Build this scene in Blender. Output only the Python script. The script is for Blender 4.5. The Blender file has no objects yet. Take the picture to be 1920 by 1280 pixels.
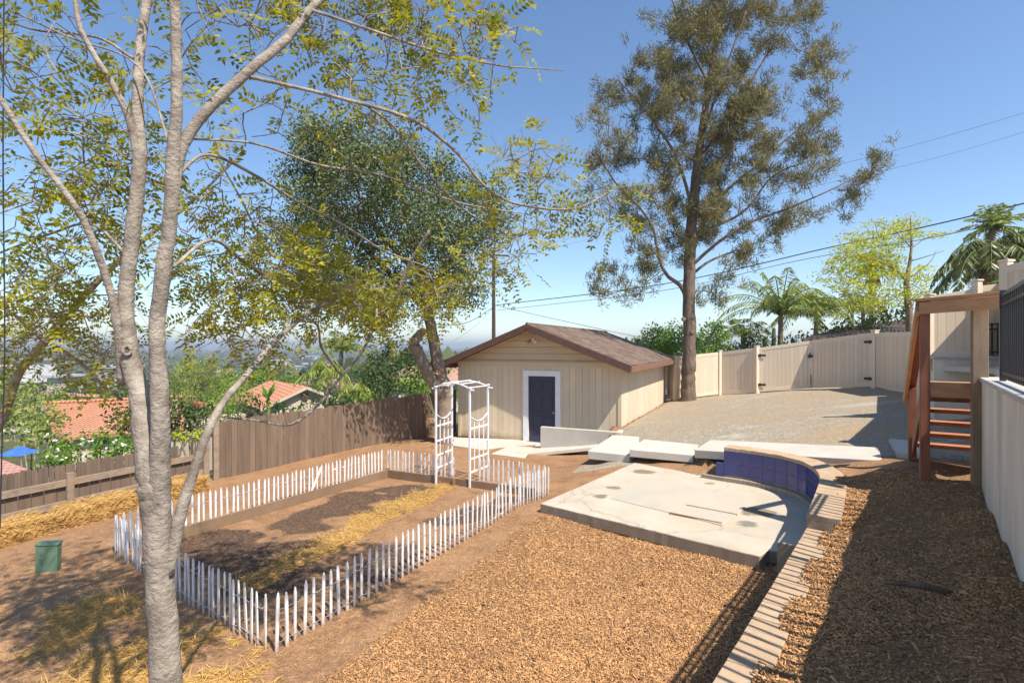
import bpy, math, random
import numpy as np
from mathutils import Vector, Matrix
random.seed(7); RNG = np.random.default_rng(7)
SC = bpy.context.scene; COL = SC.collection
R = math.radians

# ------------------------------------------------------------------ camera, sky, sun, exposure
cam = bpy.data.cameras.new('camera'); camo = bpy.data.objects.new('camera', cam); COL.objects.link(camo)
camo.location = (0, 0, 0); camo.rotation_euler = (R(90), 0, 0)
cam.lens = 18; cam.sensor_width = 36; cam.shift_y = 0.0057; cam.clip_end = 20000; cam.clip_start = 0.05
SC.camera = camo
SUN_H = (0.676, -0.737); SUN_EL = R(55)
w = bpy.data.worlds.new('World'); SC.world = w; w.use_nodes = True
nt = w.node_tree; bg = nt.nodes['Background']
sk = nt.nodes.new('ShaderNodeTexSky'); sk.sky_type = 'NISHITA'; sk.sun_disc = False
sk.sun_elevation = SUN_EL; sk.sun_rotation = math.atan2(SUN_H[0], SUN_H[1])
sk.air_density = 1.0; sk.dust_density = .15; sk.ozone_density = 3.0; sk.altitude = 50
hsv = nt.nodes.new('ShaderNodeHueSaturation'); hsv.inputs['Saturation'].default_value = 1.08; nt.links.new(sk.outputs[0], hsv.inputs['Color'])
nt.links.new(hsv.outputs[0], bg.inputs[0]); bg.inputs[1].default_value = 0.12
sl = bpy.data.lights.new('sun', 'SUN'); so = bpy.data.objects.new('sun', sl); COL.objects.link(so)
sl.energy = 4.9; sl.angle = R(0.53); sl.color = (1.0, 0.92, 0.80)
sd = Vector((SUN_H[0]*math.cos(SUN_EL), SUN_H[1]*math.cos(SUN_EL), math.sin(SUN_EL)))
so.rotation_euler = sd.to_track_quat('Z', 'Y').to_euler(); so.location = (8, -8, 20)
SC.view_settings.view_transform = 'Standard'; SC.view_settings.look = 'None'
SC.view_settings.exposure = 0.72; SC.view_settings.gamma = 1
SC.cycles.max_bounces = 6; SC.cycles.transparent_max_bounces = 4

# ------------------------------------------------------------------ helpers
F = 960.0
def P(u, v, y): return np.array(((u-960)/F*y, y, (651-v)/F*y))
def PZ(u, v, z):
    y = -z*F/(v-651); return np.array(((u-960)/F*y, y, z))
W2 = np.array((.62, .784)); N2 = np.array((.784, -.62))       # along / across the retaining wall
A2 = np.array((.43, .903)); B2 = np.array((.903, -.43))       # along / across the shed
D2 = np.array((.548, .836)); E2 = np.array((.836, -.548))     # along / across the stairs
CORNER = np.array((3.15, 14.75))
def wp(wv, p): return W2*wv + N2*p

def nm(t, typ, **k):
    n = t.nodes.new(typ)
    for a, b in k.items():
        if a in n.inputs: n.inputs[a].default_value = b
        else: setattr(n, a, b)
    return n
def mat(name, c1, c2=None, scale=5, rough=.8, bump=.3, bscale=40, stretch=(1,1,1), detail=6, spec=.3, c3=None, c3w=.5, trans=0, island=0, metal=0, bdist=.01):
    """c1/c2 mixed by noise, optional c3 spots, optional per-island variation"""
    m = bpy.data.materials.new(name); m.use_nodes = True; t = m.node_tree; L = t.links
    bs = t.nodes['Principled BSDF']; out = t.nodes['Material Output']
    bs.inputs['Roughness'].default_value = rough; bs.inputs['Specular IOR Level'].default_value = spec; bs.inputs['Metallic'].default_value = metal
    tc = nm(t, 'ShaderNodeTexCoord'); mp = nm(t, 'ShaderNodeMapping'); mp.inputs['Scale'].default_value = stretch
    L.new(tc.outputs['Object'], mp.inputs['Vector'])
    n1 = nm(t, 'ShaderNodeTexNoise', Scale=scale, Detail=detail, Roughness=.62); L.new(mp.outputs[0], n1.inputs['Vector'])
    r = nm(t, 'ShaderNodeMapRange'); r.inputs[1].default_value = .33; r.inputs[2].default_value = .67; L.new(n1.outputs['Fac'], r.inputs[0])
    mx = nm(t, 'ShaderNodeMix', data_type='RGBA'); mx.inputs[6].default_value = (*c1, 1); mx.inputs[7].default_value = (*(c2 or c1), 1)
    fac = r.outputs[0]
    if island:
        g = nm(t, 'ShaderNodeNewGeometry'); ma = nm(t, 'ShaderNodeMix'); ma.inputs[0].default_value = island
        L.new(r.outputs[0], ma.inputs[2]); L.new(g.outputs['Random Per Island'], ma.inputs[3]); fac = ma.outputs[0]
    L.new(fac, mx.inputs[0]); col = mx.outputs[2]
    if c3:
        n3 = nm(t, 'ShaderNodeTexNoise', Scale=scale*.37, Detail=8, Roughness=.7); L.new(mp.outputs[0], n3.inputs['Vector'])
        r3 = nm(t, 'ShaderNodeMapRange'); r3.inputs[1].default_value = .5; r3.inputs[2].default_value = .72; r3.inputs[4].default_value = c3w; L.new(n3.outputs['Fac'], r3.inputs[0])
        m3 = nm(t, 'ShaderNodeMix', data_type='RGBA'); m3.inputs[7].default_value = (*c3, 1)
        L.new(r3.outputs[0], m3.inputs[0]); L.new(col, m3.inputs[6]); col = m3.outputs[2]
    L.new(col, bs.inputs['Base Color'])
    if bump:
        n2 = nm(t, 'ShaderNodeTexNoise', Scale=bscale, Detail=5, Roughness=.6); L.new(mp.outputs[0], n2.inputs['Vector'])
        b = nm(t, 'ShaderNodeBump', Strength=bump, Distance=bdist); L.new(n2.outputs['Fac'], b.inputs['Height']); L.new(b.outputs[0], bs.inputs['Normal'])
    if trans:
        tr = nm(t, 'ShaderNodeBsdfTranslucent'); L.new(col, tr.inputs[0]); ms = nm(t, 'ShaderNodeMixShader'); ms.inputs[0].default_value = trans
        L.new(bs.outputs[0], ms.inputs[1]); L.new(tr.outputs[0], ms.inputs[2]); L.new(ms.outputs[0], out.inputs[0])
    return m

ORG = {}
def mesh_np(name, V, Fq, m, smooth=False):
    me = bpy.data.meshes.new(name); V = np.asarray(V, dtype=np.float32); n = Fq.shape[0]; k = Fq.shape[1]
    me.vertices.add(len(V)); me.vertices.foreach_set('co', V.ravel())
    me.loops.add(n*k); me.loops.foreach_set('vertex_index', Fq.astype(np.int32).ravel())
    me.polygons.add(n); me.polygons.foreach_set('loop_start', np.arange(0, n*k, k, dtype=np.int32))
    if smooth: me.polygons.foreach_set('use_smooth', np.ones(n, dtype=bool))
    me.materials.append(m); me.update(calc_edges=True); me.validate(); return me
def link(name, me, parent=None, org=(0,0,0)):
    o = bpy.data.objects.new(name, me); COL.objects.link(o)
    if parent is not None: o.parent = parent; ORG[o] = ORG[parent]
    else: o.location = org; ORG[o] = np.array(org, float)
    return o
def obj_np(name, V, Fq, m, parent=None, org=(0,0,0), smooth=False):
    base = ORG[parent] if parent is not None else np.array(org, float)
    return link(name, mesh_np(name, np.asarray(V)-base, Fq, m, smooth), parent, org)
def tag(o, label=None, cat=None, group=None, kind=None):
    if label: o['label'] = label
    if cat: o['category'] = cat
    if group: o['group'] = group
    if kind: o['kind'] = kind
    return o
def thing(name, label, cat, loc=(0,0,0), group=None):
    o = bpy.data.objects.new(name, None); COL.objects.link(o); o.location = loc; ORG[o] = np.array(loc, float)
    o.empty_display_size = .2
    return tag(o, label, cat, group)
def copy_tree(o, parent=None):
    c = o.copy(); COL.objects.link(c); c.parent = parent; ORG[c] = ORG[o]
    for ch in list(o.children): copy_tree(ch, c)
    return c

class MB:
    def __init__(s): s.v = []; s.f = []
    def add(s, vs, fs):
        n = len(s.v); s.v += [tuple(map(float, q)) for q in vs]; s.f += [tuple(i+n for i in q) for q in fs]; return s
    def hexa(s, q):  # 8 pts: bottom 4 ccw, top 4
        return s.add(q, [(0,3,2,1),(4,5,6,7),(0,1,5,4),(1,2,6,5),(2,3,7,6),(3,0,4,7)])
    def bar(s, a, b, wd, ht, up=(0,0,1)):   # box from a to b, width wd, height ht (centred)
        a = Vector(a); b = Vector(b); d = (b-a).normalized(); up = Vector(up)
        sd = d.cross(up); 
        if sd.length < 1e-4: sd = d.cross(Vector((0,1,0)))
        sd.normalize(); u = sd.cross(d).normalized(); sd = sd*wd/2; u = u*ht/2
        return s.hexa([a-sd-u, a+sd-u, b+sd-u, b-sd-u, a-sd+u, a+sd+u, b+sd+u, b-sd+u])
    def obox(s, c, ax, L, Wd, z0, z1):   # ground-plan oriented box: centre xy, axis dir xy
        c = np.array(c[:2], float); ax = np.array(ax, float); ax /= np.linalg.norm(ax); pr = np.array((-ax[1], ax[0]))
        q = [c-ax*L/2-pr*Wd/2, c+ax*L/2-pr*Wd/2, c+ax*L/2+pr*Wd/2, c-ax*L/2+pr*Wd/2]
        return s.hexa([(*p_, z0) for p_ in q]+[(*p_, z1) for p_ in q])
    def slab(s, top, th):   # top polygon of 3d points (ccw from above), thickness
        n = len(top); bt = [(p_[0], p_[1], p_[2]-th) for p_ in top]
        return s.add(list(top)+bt, [tuple(range(n)), tuple(range(2*n-1, n-1, -1))]+[(i, i+n, (i+1) % n+n, (i+1) % n) for i in range(n)])
    def tube(s, pts, rad, n=8, cap=True):
        pts = [Vector(p_) for p_ in pts]; k = len(pts)
        if not hasattr(rad, '__len__'): rad = [rad]*k
        prev = None; rings = []
        for i, p_ in enumerate(pts):
            d = (pts[min(i+1, k-1)]-pts[max(i-1, 0)]).normalized()
            if prev is None: a = d.orthogonal().normalized()
            else: a = (prev-d*prev.dot(d)).normalized()
            prev = a; b = d.cross(a)
            rings.append([p_+(a*math.cos(t)+b*math.sin(t))*rad[i] for t in [2*math.pi*j/n for j in range(n)]])
        vs = [q for r_ in rings for q in r_]; fs = []
        for i in range(k-1):
            for j in range(n): fs.append((i*n+j, i*n+(j+1) % n, (i+1)*n+(j+1) % n, (i+1)*n+j))
        if cap: fs += [tuple(range(n-1, -1, -1)), tuple(range((k-1)*n, k*n))]
        return s.add(vs, fs)
    def build(s, name, m, parent=None, org=(0,0,0), smooth=False, bevel=0):
        base = ORG[parent] if parent is not None else np.array(org, float)
        me = bpy.data.meshes.new(name); me.from_pydata([(a-base[0], b-base[1], c-base[2]) for a, b, c in s.v], [], s.f)
        if smooth: me.polygons.foreach_set('use_smooth', np.ones(len(me.polygons), dtype=bool))
        me.materials.append(m); me.update()
        o = link(name, me, parent, org)
        if bevel:
            bm = o.modifiers.new('bevel', 'BEVEL'); bm.width = bevel; bm.segments = 2; bm.limit_method = 'ANGLE'
        return o

def smoothpath(pts, k=6):
    """Catmull-Rom through rows of any dimension"""
    p = np.array(pts, float); p = np.vstack([2*p[0]-p[1], p, 2*p[-1]-p[-2]]); out = []
    for i in range(1, len(p)-2):
        for t in np.linspace(0, 1, k, endpoint=False):
            out.append(.5*((2*p[i])+(-p[i-1]+p[i+1])*t+(2*p[i-1]-5*p[i]+4*p[i+1]-p[i+2])*t*t+(-p[i-1]+3*p[i]-3*p[i+1]+p[i+2])*t**3))
    out.append(p[-2]); return np.array(out)
def rnd_dirs(n, zb=0.0):
    v = RNG.normal(size=(n, 3)); v[:, 2] += zb; return v/np.linalg.norm(v, axis=1)[:, None]
def cards(C, Dv, Ln, Wd, Nv=None, fold=0):
    """n pointed leaf quads: base C, direction Dv, length, width"""
    n = len(C); Ln = np.broadcast_to(Ln, n)[:, None]; Wd = np.broadcast_to(Wd, n)[:, None]
    if Nv is None: Nv = rnd_dirs(n, .6)
    S = np.cross(Dv, Nv); S /= np.linalg.norm(S, axis=1)[:, None]+1e-9
    U = np.cross(S, Dv)
    V = np.stack([C, C+Dv*Ln*.45+S*Wd/2+U*Wd*fold, C+Dv*Ln, C+Dv*Ln*.45-S*Wd/2+U*Wd*fold], 1).reshape(-1, 3)
    return V, np.arange(4*n).reshape(-1, 4)
def join_np(parts):
    V = []; Fq = []; n = 0
    for v, f in parts:
        V.append(v); Fq.append(f+n); n += len(v)
    return np.vstack(V), np.vstack(Fq)
def segs(Aa, Bb, ra, rb, k=4):
    """n independent tapered prisms"""
    n = len(Aa); d = Bb-Aa; d = d/(np.linalg.norm(d, axis=1)[:, None]+1e-9)
    h = np.where(np.abs(d[:, 2:3]) > .9, np.array([[1., 0, 0]]), np.array([[0, 0, 1.]]))
    s = np.cross(d, h); s /= np.linalg.norm(s, axis=1)[:, None]; u = np.cross(s, d)
    V = np.zeros((n, 2*k, 3))
    for j in range(k):
        t = 2*math.pi*j/k; o = s*math.cos(t)+u*math.sin(t)
        V[:, j] = Aa-d*ra[:, None]*.3+o*ra[:, None]; V[:, k+j] = Bb+o*rb[:, None]
    f = np.array([(j, (j+1) % k, k+(j+1) % k, k+j) for j in range(k)])
    Fq = (np.arange(n)*2*k)[:, None, None]+f[None]
    return V.reshape(-1, 3), Fq.reshape(-1, 4)
def grow(nodes, nrad, targets, step, r0=.003, expo=.45, bend=.12, droop=0.0):
    """connect each target to the nearest existing node, building a branching skeleton"""
    nodes = [np.array(q, float) for q in nodes]; base = len(nodes)
    T = np.array(targets); best = np.full(len(T), 1e9); bi = np.zeros(len(T), int)
    for s0 in range(0, base, 400):
        Q = np.array(nodes[s0:s0+400]); dd = np.linalg.norm(T[:, None]-Q[None], axis=2); j = dd.argmin(1); dm = dd.min(1)
        mk = dm < best; best[mk] = dm[mk]; bi[mk] = j[mk]+s0
    par = [-1]*base; done = np.zeros(len(T), bool); tips = np.zeros(len(T), int)
    for _ in range(len(T)):
        i = int(np.where(done, 1e9, best).argmin()); done[i] = True
        a = nodes[bi[i]]; b = T[i]; L = np.linalg.norm(b-a); k = max(1, int(L/step)); pi = bi[i]; new = []
        off = RNG.normal(size=3)*L*bend; off[2] += droop*L
        for q in range(1, k+1):
            t = q/k; pt = a+(b-a)*t+off*math.sin(math.pi*t)+(RNG.normal(size=3)*step*.12 if q < k else 0)
            nodes.append(pt); par.append(pi); pi = len(nodes)-1; new.append(pi)
        tips[i] = pi
        rem = np.where(~done)[0]
        if len(rem):
            Q = np.array([nodes[j] for j in new]); dd = np.linalg.norm(T[rem][:, None]-Q[None], axis=2); jm = dd.argmin(1); dm = dd.min(1)
            mk = dm < best[rem]; best[rem[mk]] = dm[mk]; bi[rem[mk]] = np.array(new)[jm[mk]]
    cnt = np.ones(len(nodes))
    for i in range(len(nodes)-1, base-1, -1): cnt[par[i]] += cnt[i]*.5 if par[i] >= base else 0
    idx = np.arange(base, len(nodes)); Nn = np.array(nodes); pr = np.array(par)[idx]
    rad = r0*cnt**expo
    ra = np.where(pr >= base, rad[pr], rad[idx]); ra = np.minimum(ra, rad[idx]*1.5)
    V, Fq = segs(Nn[pr], Nn[idx], ra, rad[idx])
    dirs = Nn[tips]-Nn[np.array(par)[tips]]; dirs /= np.linalg.norm(dirs, axis=1)[:, None]+1e-9
    return (V, Fq), Nn[tips], dirs
def limb(mb, pts, n=10, k=6, wob=.0):
    """pts rows (x,y,z,r); returns the dense path"""
    q = smoothpath(pts, k)
    if wob: q[1:-1, :3] += RNG.normal(size=(len(q)-2, 3))*q[1:-1, 3:4]*wob
    rr = q[:, 3]*(1+RNG.normal(size=len(q))*.025)
    mb.tube(q[:, :3], list(np.maximum(rr, .002)), n); return q

# ------------------------------------------------------------------ terrain height
def idw(x, y, pts, pw=3.0):
    num = np.zeros_like(x); den = np.zeros_like(x)
    for a, b, z in pts:
        ww = 1/(((x-a)**2+(y-b)**2)**(pw/2)+.02); num += ww*z; den += ww
    return num/den
def inpoly(x, y, poly):
    r = np.zeros(x.shape, bool); n = len(poly)
    for i in range(n):
        x0, y0 = poly[i]; x1, y1 = poly[(i+1) % n]
        if y0 == y1: continue
        c = ((y0 > y) != (y1 > y)) & (x < (x1-x0)*(y-y0)/(y1-y0)+x0); r ^= c
    return r
LOW = [(-2.31,4.93,-2.97),(.7,9.93,-2.87),(-2.92,11.7,-2.9),(-5.64,7.27,-2.92),(0,3,-2.87),(1.5,3,-2.87),(2,5,-2.85),(-2,2.5,-2.97),
 (-5,3,-3.1),(-7.9,9.9,-3.1),(-8.6,8,-3.12),(-7,12,-3.12),(-2,17.5,-3.0),(0,14.5,-2.98),(-1,16,-2.98),(.5,11.5,-2.89),(2,8,-2.80),(1.2,12.6,-2.9),
 (1.7,12.0,-2.80),(2.4,11.6,-2.64),(2.8,11.4,-2.62),(3.1,11.1,-2.62),(3.4,10.8,-2.61),(3.7,10.45,-2.6),(4.0,10.15,-2.58),(3.4,11.15,-2.5),(3.9,10.7,-2.38),(.47,8.5,-2.76),(3.1,6.3,-2.76),(1,6,-2.85),(2,9.5,-2.75),(3.8,8.6,-2.74),(3.4,7.5,-2.76),(1.0,13.9,-2.96),(-4,9,-2.93),(-3,7,-2.93),(-1,9,-2.92),(-10,5,-3.3),(-9,12,-3.3),(2.5,4,-2.87),(0,16,-2.98),(2,14.9,-2.98)]
FACE = [(-1.2,.25),(.05,1.2),(1.33,3.25),(2.38,4.6),(3.43,5.93),(4.1,6.88),(4.62,7.66),(4.86,8.25),(4.93,8.75),(4.75,9.25),(4.45,9.62),(4.1,9.9)]
FACE = [tuple(wp(q, -.985)) for q in (-1., 1., 3., 5., 6.3)] + [(3.43,5.93),(4.1,6.88),(4.62,7.66),(4.86,8.25),(4.93,8.75),(4.75,9.25),(4.45,9.62),(4.1,9.9)]
UPPOLY = [(x+.15, y-.08) for x, y in FACE[:-3]] + [(4.85,9.4),(4.52,9.75),(4.12,10.03),(3.95,10.95),(6.33,8.8),(9,8.0),(14,0),(0,-3)]
UP = [(*wp(8.2,-.6),-2.0),(*wp(9.5,-.9),-1.98),(4.2,10.2,-2.5),(4.6,9.95,-2.25),(5,9.6,-2.12),(5.3,9,-2.03),(5.5,8.3,-1.98),(3.9,10.6,-2.33),(5.1,9.5,-2.1),(6.2,8.4,-1.82),(6.2,7.8,-1.7),(5.3,6.5,-1.67),(5.6,7.2,-1.68),(5.8,6.2,-1.64),(4.5,9.9,-2.27)]
for ww_ in (-1, 0, 1, 2, 3, 4, 5, 6, 7):
    UP += [(*wp(ww_, -.75), -2.14), (*wp(ww_, -.1), -1.93), (*wp(ww_, .55), -1.66)]
GRAV = [(3.15,14.75),(3.15+.43*40,14.75+.903*40),(40,50),(40,-5),(9,5),(7.2,8.3),(6.33,8.8),(4.1,11.05),(3.3,12.3),(2.85,13.5),(2.6,13.9),(2.9,14.9)]
FL0 = np.array((-8.9, 8.0)); FLD = np.array((.5, .866))
def smst(t): t = np.clip(t, 0, 1); return t*t*(3-2*t)
def noise2(x, y, s, seed=0):
    r = np.random.default_rng(seed); v = np.zeros_like(x)
    for k in range(8):
        a = r.uniform(0, 6.28); f = s*r.uniform(.6, 1.9); v += np.sin((x*math.cos(a)+y*math.sin(a))*f+r.uniform(0, 6.28))
    return v/8
def fence_q(x, y):   # distance outside (left of) the wooden fence line
    a = (x+7.3)*(-.83)+(y-11.6)*.56; b = (x+7.3)*(-.90)+(y-11.6)*.44
    return np.maximum(a*(y >= 11.6), b*(y < 11.6))
PADG = [(.6,8.62),(3.05,6.5),(3.8,6.5),(4.62,7.66),(4.86,8.25),(4.93,8.75),(4.75,9.25),(4.45,9.62),(4.1,9.85),(2.75,11.2)]
LEDG = [(4.95,8.7),(4.78,9.28),(4.47,9.66),(4.05,9.95),(3.7,10.15),(3.6,10.0),(4.6,9.0)]
def H(x, y, fine=True):
    x = np.asarray(x, float); y = np.asarray(y, float); sh = x.shape; x = x.ravel(); y = y.ravel()
    z = idw(x, y, LOW)
    up = inpoly(x, y, UPPOLY); z = np.where(up, idw(x, y, UP, 2.6), z)
    gv = inpoly(x, y, GRAV); b = B2[0]*(x-3.15)+B2[1]*(y-14.75); a = A2[0]*(x-3.15)+A2[1]*(y-14.75)
    zg = -2.29+.12*np.clip(b, 0, 8)-.24*np.clip(-(a+.4)/2.0, 0, 1)
    z = np.where(gv, zg, z)
    if fine:
        z = z+np.where(gv, .012, .022)*noise2(x, y, 2.2, 3)+np.where(gv, .003, .008)*noise2(x, y, 9, 4)
    z = np.where(inpoly(x, y, PADG) | inpoly(x, y, LEDG), np.minimum(z, -2.80), z)
    q = fence_q(x, y)-.6
    out = -3.3-.9*smst(q/2)-4.5*smst((q-2)/25)-22*smst((q-15)/260)
    z = np.where(q > 0, np.minimum(out, z-.3), z)
    back = np.maximum(0, y-70); z = z-np.where(q <= 0, 26*smst(back/250), 0)
    dist = np.hypot(x, y); z = z+np.where(dist > 120, 4*noise2(x, y, .012, 8)*smst((dist-120)/300), 0)
    z = z+24*smst((dist-2600)/3500)*(1+.5*noise2(x, y, .0011, 12))*(y > -1e9)
    return z.reshape(sh)
def hz(x, y): return float(H(np.array([x]), np.array([y]), False)[0])

# masks
GARD = [(-2.25,5.1),(.6,9.85),(-2.9,11.55),(-5.45,7.4)]
def mulchmask(x, y):
    """mulch: lower yard right of the picket fence, and the upper strip"""
    d = (x+2.31)*.857-(y-4.93)*.515                     # distance right of the front fence run
    low = smst((d-.42-.22*noise2(x, y, 1.3, 21)-.15*noise2(x, y, 5, 24))/.4)*smst((9.6-y-.5*noise2(x, y, 1., 22)+(x-1)*.0)/.8)
    low = low*np.where(x < -.2, smst((d-.4)/.5), 1)
    low = np.maximum(low*(y < 9.5), 0)
    p = .784*x-.62*y; up = inpoly(x, y, UPPOLY)*(p > -1)*smst((8.0-y)/.8)
    return np.where(inpoly(x, y, UPPOLY), up, low*(p < -.8))
def strawmask(x, y):
    m = np.zeros_like(x)
    # path through the bed
    c = inpoly(x, y, GARD); t = (x+2.31)*.515+(y-4.93)*.857; s = -(x+2.31)*.857+(y-4.93)*.515
    m = np.maximum(m, c*smst(1.3-np.abs(s-1.85-.3*noise2(x, y, 1.6, 31)-.08*(t-3))/.36+.8*noise2(x, y, 5, 37)+.5*noise2(x, y, 13, 38))*(t > .5))
    # loose straw left of the bed / under the tree
    for cx, cy, r_ in ((-3.6,4.6,.95),(-3.0,4.1,.7),(-4.6,5.4,.7),(-5.0,4.2,.8),(-2.2,3.6,.6),(-4.0,3.6,.8),(-3.1,5.2,.6),(-2.7,4.55,.6),(-4.7,5.7,.7),(-3.7,4.9,.8),(-6.0,5.2,.6)):
        m = np.maximum(m, (~c)*smst(1.05-np.hypot(x-cx, y-cy)/r_+.9*noise2(x, y, 4, 33)+.6*noise2(x, y, 11, 34)))
    q = fence_q(x, y); m = np.maximum(m, (~c)*smst(1.2-np.abs(q+1.25)/.5)*(y < 10.5)*.9)
    return np.clip(m, 0, 1)
def compost(x, y):
    m = np.zeros_like(x); n_ = noise2(x, y, 3.2, 41)
    for cx, cy, rx, ry in ((-3.9,7.5,1.1,.6),(-3.0,6.6,.9,.6),(-4.7,7.6,.7,.5),(-3.4,8.4,.8,.5),(-2.7,10.0,.9,.5),(-1.6,6.6,.5,.4),(-.6,9.0,.6,.35),(-2.3,10.4,.8,.5),(-3.2,9.2,.7,.5),(-4.2,7.9,.9,.4),(-1.0,8.6,.55,.35),(-.1,9.6,.5,.3),(-1.9,7.2,.7,.4),(-2.6,6.3,.6,.4),(-3.6,7.0,.8,.45),(-2.2,9.0,.45,.35)):
        m = np.maximum(m, smst(1.3-np.hypot((x-cx)/rx, (y-cy)/ry)+.7*n_+.5*noise2(x, y, 9, 43)))
    return m*inpoly(x, y, GARD)

def axis(lo, hi, fine, far):
    a = list(np.arange(lo, hi, fine)); s = fine
    while a[-1] < far: s *= 1.13; a.append(a[-1]+s)
    s = fine
    while a[0] > -far: s *= 1.13; a.insert(0, a[0]-s)
    return np.array(a)
def make_ground():
    ax = axis(-9.5, 9.5, .08, 7500); ay = axis(1.0, 15.5, .08, 9000); ay = ay[ay > -60]
    X, Y = np.meshgrid(ax, ay); Z = H(X, Y); n, m_ = X.shape
    V = np.stack([X, Y, Z], -1).reshape(-1, 3)
    i = np.arange(n*m_).reshape(n, m_); Fq = np.stack([i[:-1, :-1], i[:-1, 1:], i[1:, 1:], i[1:, :-1]], -1).reshape(-1, 4)
    t_ = bpy.data.materials.new('ground_material'); t_.use_nodes = True; t = t_.node_tree; L = t.links; bs = t.nodes['Principled BSDF']
    bs.inputs['Roughness'].default_value = .95; bs.inputs['Specular IOR Level'].default_value = .15
    geo = nm(t, 'ShaderNodeNewGeometry')
    def noise(s, d=6, r=.6):
        q = nm(t, 'ShaderNodeTexNoise', Scale=s, Detail=d, Roughness=r); L.new(geo.outputs['Position'], q.inputs['Vector']); return q.outputs['Fac']
    def rng(src, a, b, c=0, d=1):
        q = nm(t, 'ShaderNodeMapRange'); L.new(src, q.inputs[0])
        for k_, v_ in enumerate((a, b, c, d)): q.inputs[k_+1].default_value = v_
        return q.outputs[0]
    def mix(f, a, b):
        q = nm(t, 'ShaderNodeMix', data_type='RGBA'); 
        if isinstance(f, float): q.inputs[0].default_value = f
        else: L.new(f, q.inputs[0])
        for k_, s_ in ((6, a), (7, b)):
            if isinstance(s_, tuple): q.inputs[k_].default_value = (*s_, 1)
            else: L.new(s_, q.inputs[k_])
        return q.outputs[2]
    def math_(op, a, b):
        q = nm(t, 'ShaderNodeMath', operation=op)
        for k_, s_ in ((0, a), (1, b)):
            if isinstance(s_, (int, float)): q.inputs[k_].default_value = s_
            else: L.new(s_, q.inputs[k_])
        return q.outputs[0]
    def attr(nme):
        q = nm(t, 'ShaderNodeAttribute'); q.attribute_name = nme; return q.outputs['Fac']
    def brk(a, nse, k_=.5):   # ragged-edged mask
        return rng(math_('ADD', a, math_('MULTIPLY', math_('SUBTRACT', nse, .5), k_*2)), .38, .62)
    nb = noise(1.3, 8, .65); nf = noise(28, 5, .7); nm_ = noise(7, 6, .65); nbig = noise(.45, 3)
    dirt = mix(rng(nb, .35, .65), (.54,.315,.165), (.43,.24,.125)); dirt = mix(rng(nf, .35, .75, 0, .6), dirt, (.22,.125,.07)); dirt = mix(rng(noise(2.6, 8, .75), .52, .66, 0, .55), dirt, (.25,.14,.075)); dirt = mix(rng(nm_, .55, .75, 0, .5), dirt, (.52, .34, .2))
    chips = nm(t, 'ShaderNodeTexVoronoi', Scale=26.); chips.feature = 'F1'
    mpv = nm(t, 'ShaderNodeMapping'); mpv.inputs['Scale'].default_value = (1, 1.7, 1); mpv.inputs['Rotation'].default_value = (0, 0, .6)
    nd = nm(t, 'ShaderNodeVectorMath', operation='ADD'); nc = nm(t, 'ShaderNodeTexNoise', Scale=5.); L.new(geo.outputs['Position'], nc.inputs['Vector'])
    L.new(geo.outputs['Position'], nd.inputs[0]); L.new(nc.outputs['Color'], nd.inputs[1]); L.new(nd.outputs[0], mpv.inputs[0]); L.new(mpv.outputs[0], chips.inputs['Vector'])
    csep = nm(t, 'ShaderNodeSeparateColor'); L.new(chips.outputs['Color'], csep.inputs[0])
    mul = mix(csep.outputs[0], (.25,.135,.062), (.50,.295,.135)); mul = mix(rng(csep.outputs[1], .6, 1, 0, .7), mul, (.13, .075, .045)); mul = mix(rng(nb, .4, .7, 0, .35), mul, (.33, .2, .11))
    gr = nm(t, 'ShaderNodeTexVoronoi', Scale=34.); L.new(geo.outputs['Position'], gr.inputs['Vector']); gsep = nm(t, 'ShaderNodeSeparateColor'); L.new(gr.outputs['Color'], gsep.inputs[0])
    gmap = nm(t, 'ShaderNodeMapping'); gmap.inputs['Rotation'].default_value = (0, 0, .25); gmap.inputs['Scale'].default_value = (.35, 1.1, 1); L.new(geo.outputs['Position'], gmap.inputs[0])
    gn = nm(t, 'ShaderNodeTexNoise', Scale=1.1, Detail=8, Roughness=.7); L.new(gmap.outputs[0], gn.inputs['Vector'])
    grv = mix(gsep.outputs[0], (.33,.28,.21), (.52,.455,.35)); grv = mix(rng(gn.outputs['Fac'], .46, .66, 0, .85), grv, (.50,.35,.21)); grv = mix(rng(gn.outputs['Fac'], .30, .44, .7, 0), grv, (.66,.60,.50)); grv = mix(rng(nb, .5, .7, 0, .5), grv, (.47,.38,.27))
    stw = mix(nf, (.78,.47,.12), (.5,.29,.08)); stw = mix(rng(nm_, .5, .7, 0, .6), stw, (.28, .16, .07))
    comp = mix(nf, (.12,.078,.055), (.21,.13,.085))
    far = mix(rng(noise(.04, 6, .7), .42, .6), (.075, .095, .035), (.24, .19, .12)); far = mix(rng(nbig, .4, .7), far, (.10, .11, .04))
    col = mix(brk(attr('mulch'), nm_, .35), dirt, mul)
    col = mix(brk(attr('compost'), nm_, .5), col, comp)
    col = mix(math_('MULTIPLY', brk(attr('straw'), nf, .6), rng(nm_, .35, .6, .5, 1)), col, stw)
    col = mix(brk(attr('gravel'), nm_, .3), col, grv)
    col = mix(attr('far'), col, far)
    L.new(col, bs.inputs['Base Color'])
    hgt = math_('ADD', math_('MULTIPLY', nf, .5), math_('MULTIPLY', chips.outputs['Distance'], 1.2)); hgt = math_('ADD', hgt, nm_)
    bp = nm(t, 'ShaderNodeBump', Strength=.75, Distance=.03); L.new(hgt, bp.inputs['Height']); L.new(bp.outputs[0], bs.inputs['Normal'])
    me = mesh_np('ground', V, Fq, t_, True); x = V[:, 0].astype(float); y = V[:, 1].astype(float)
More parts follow.
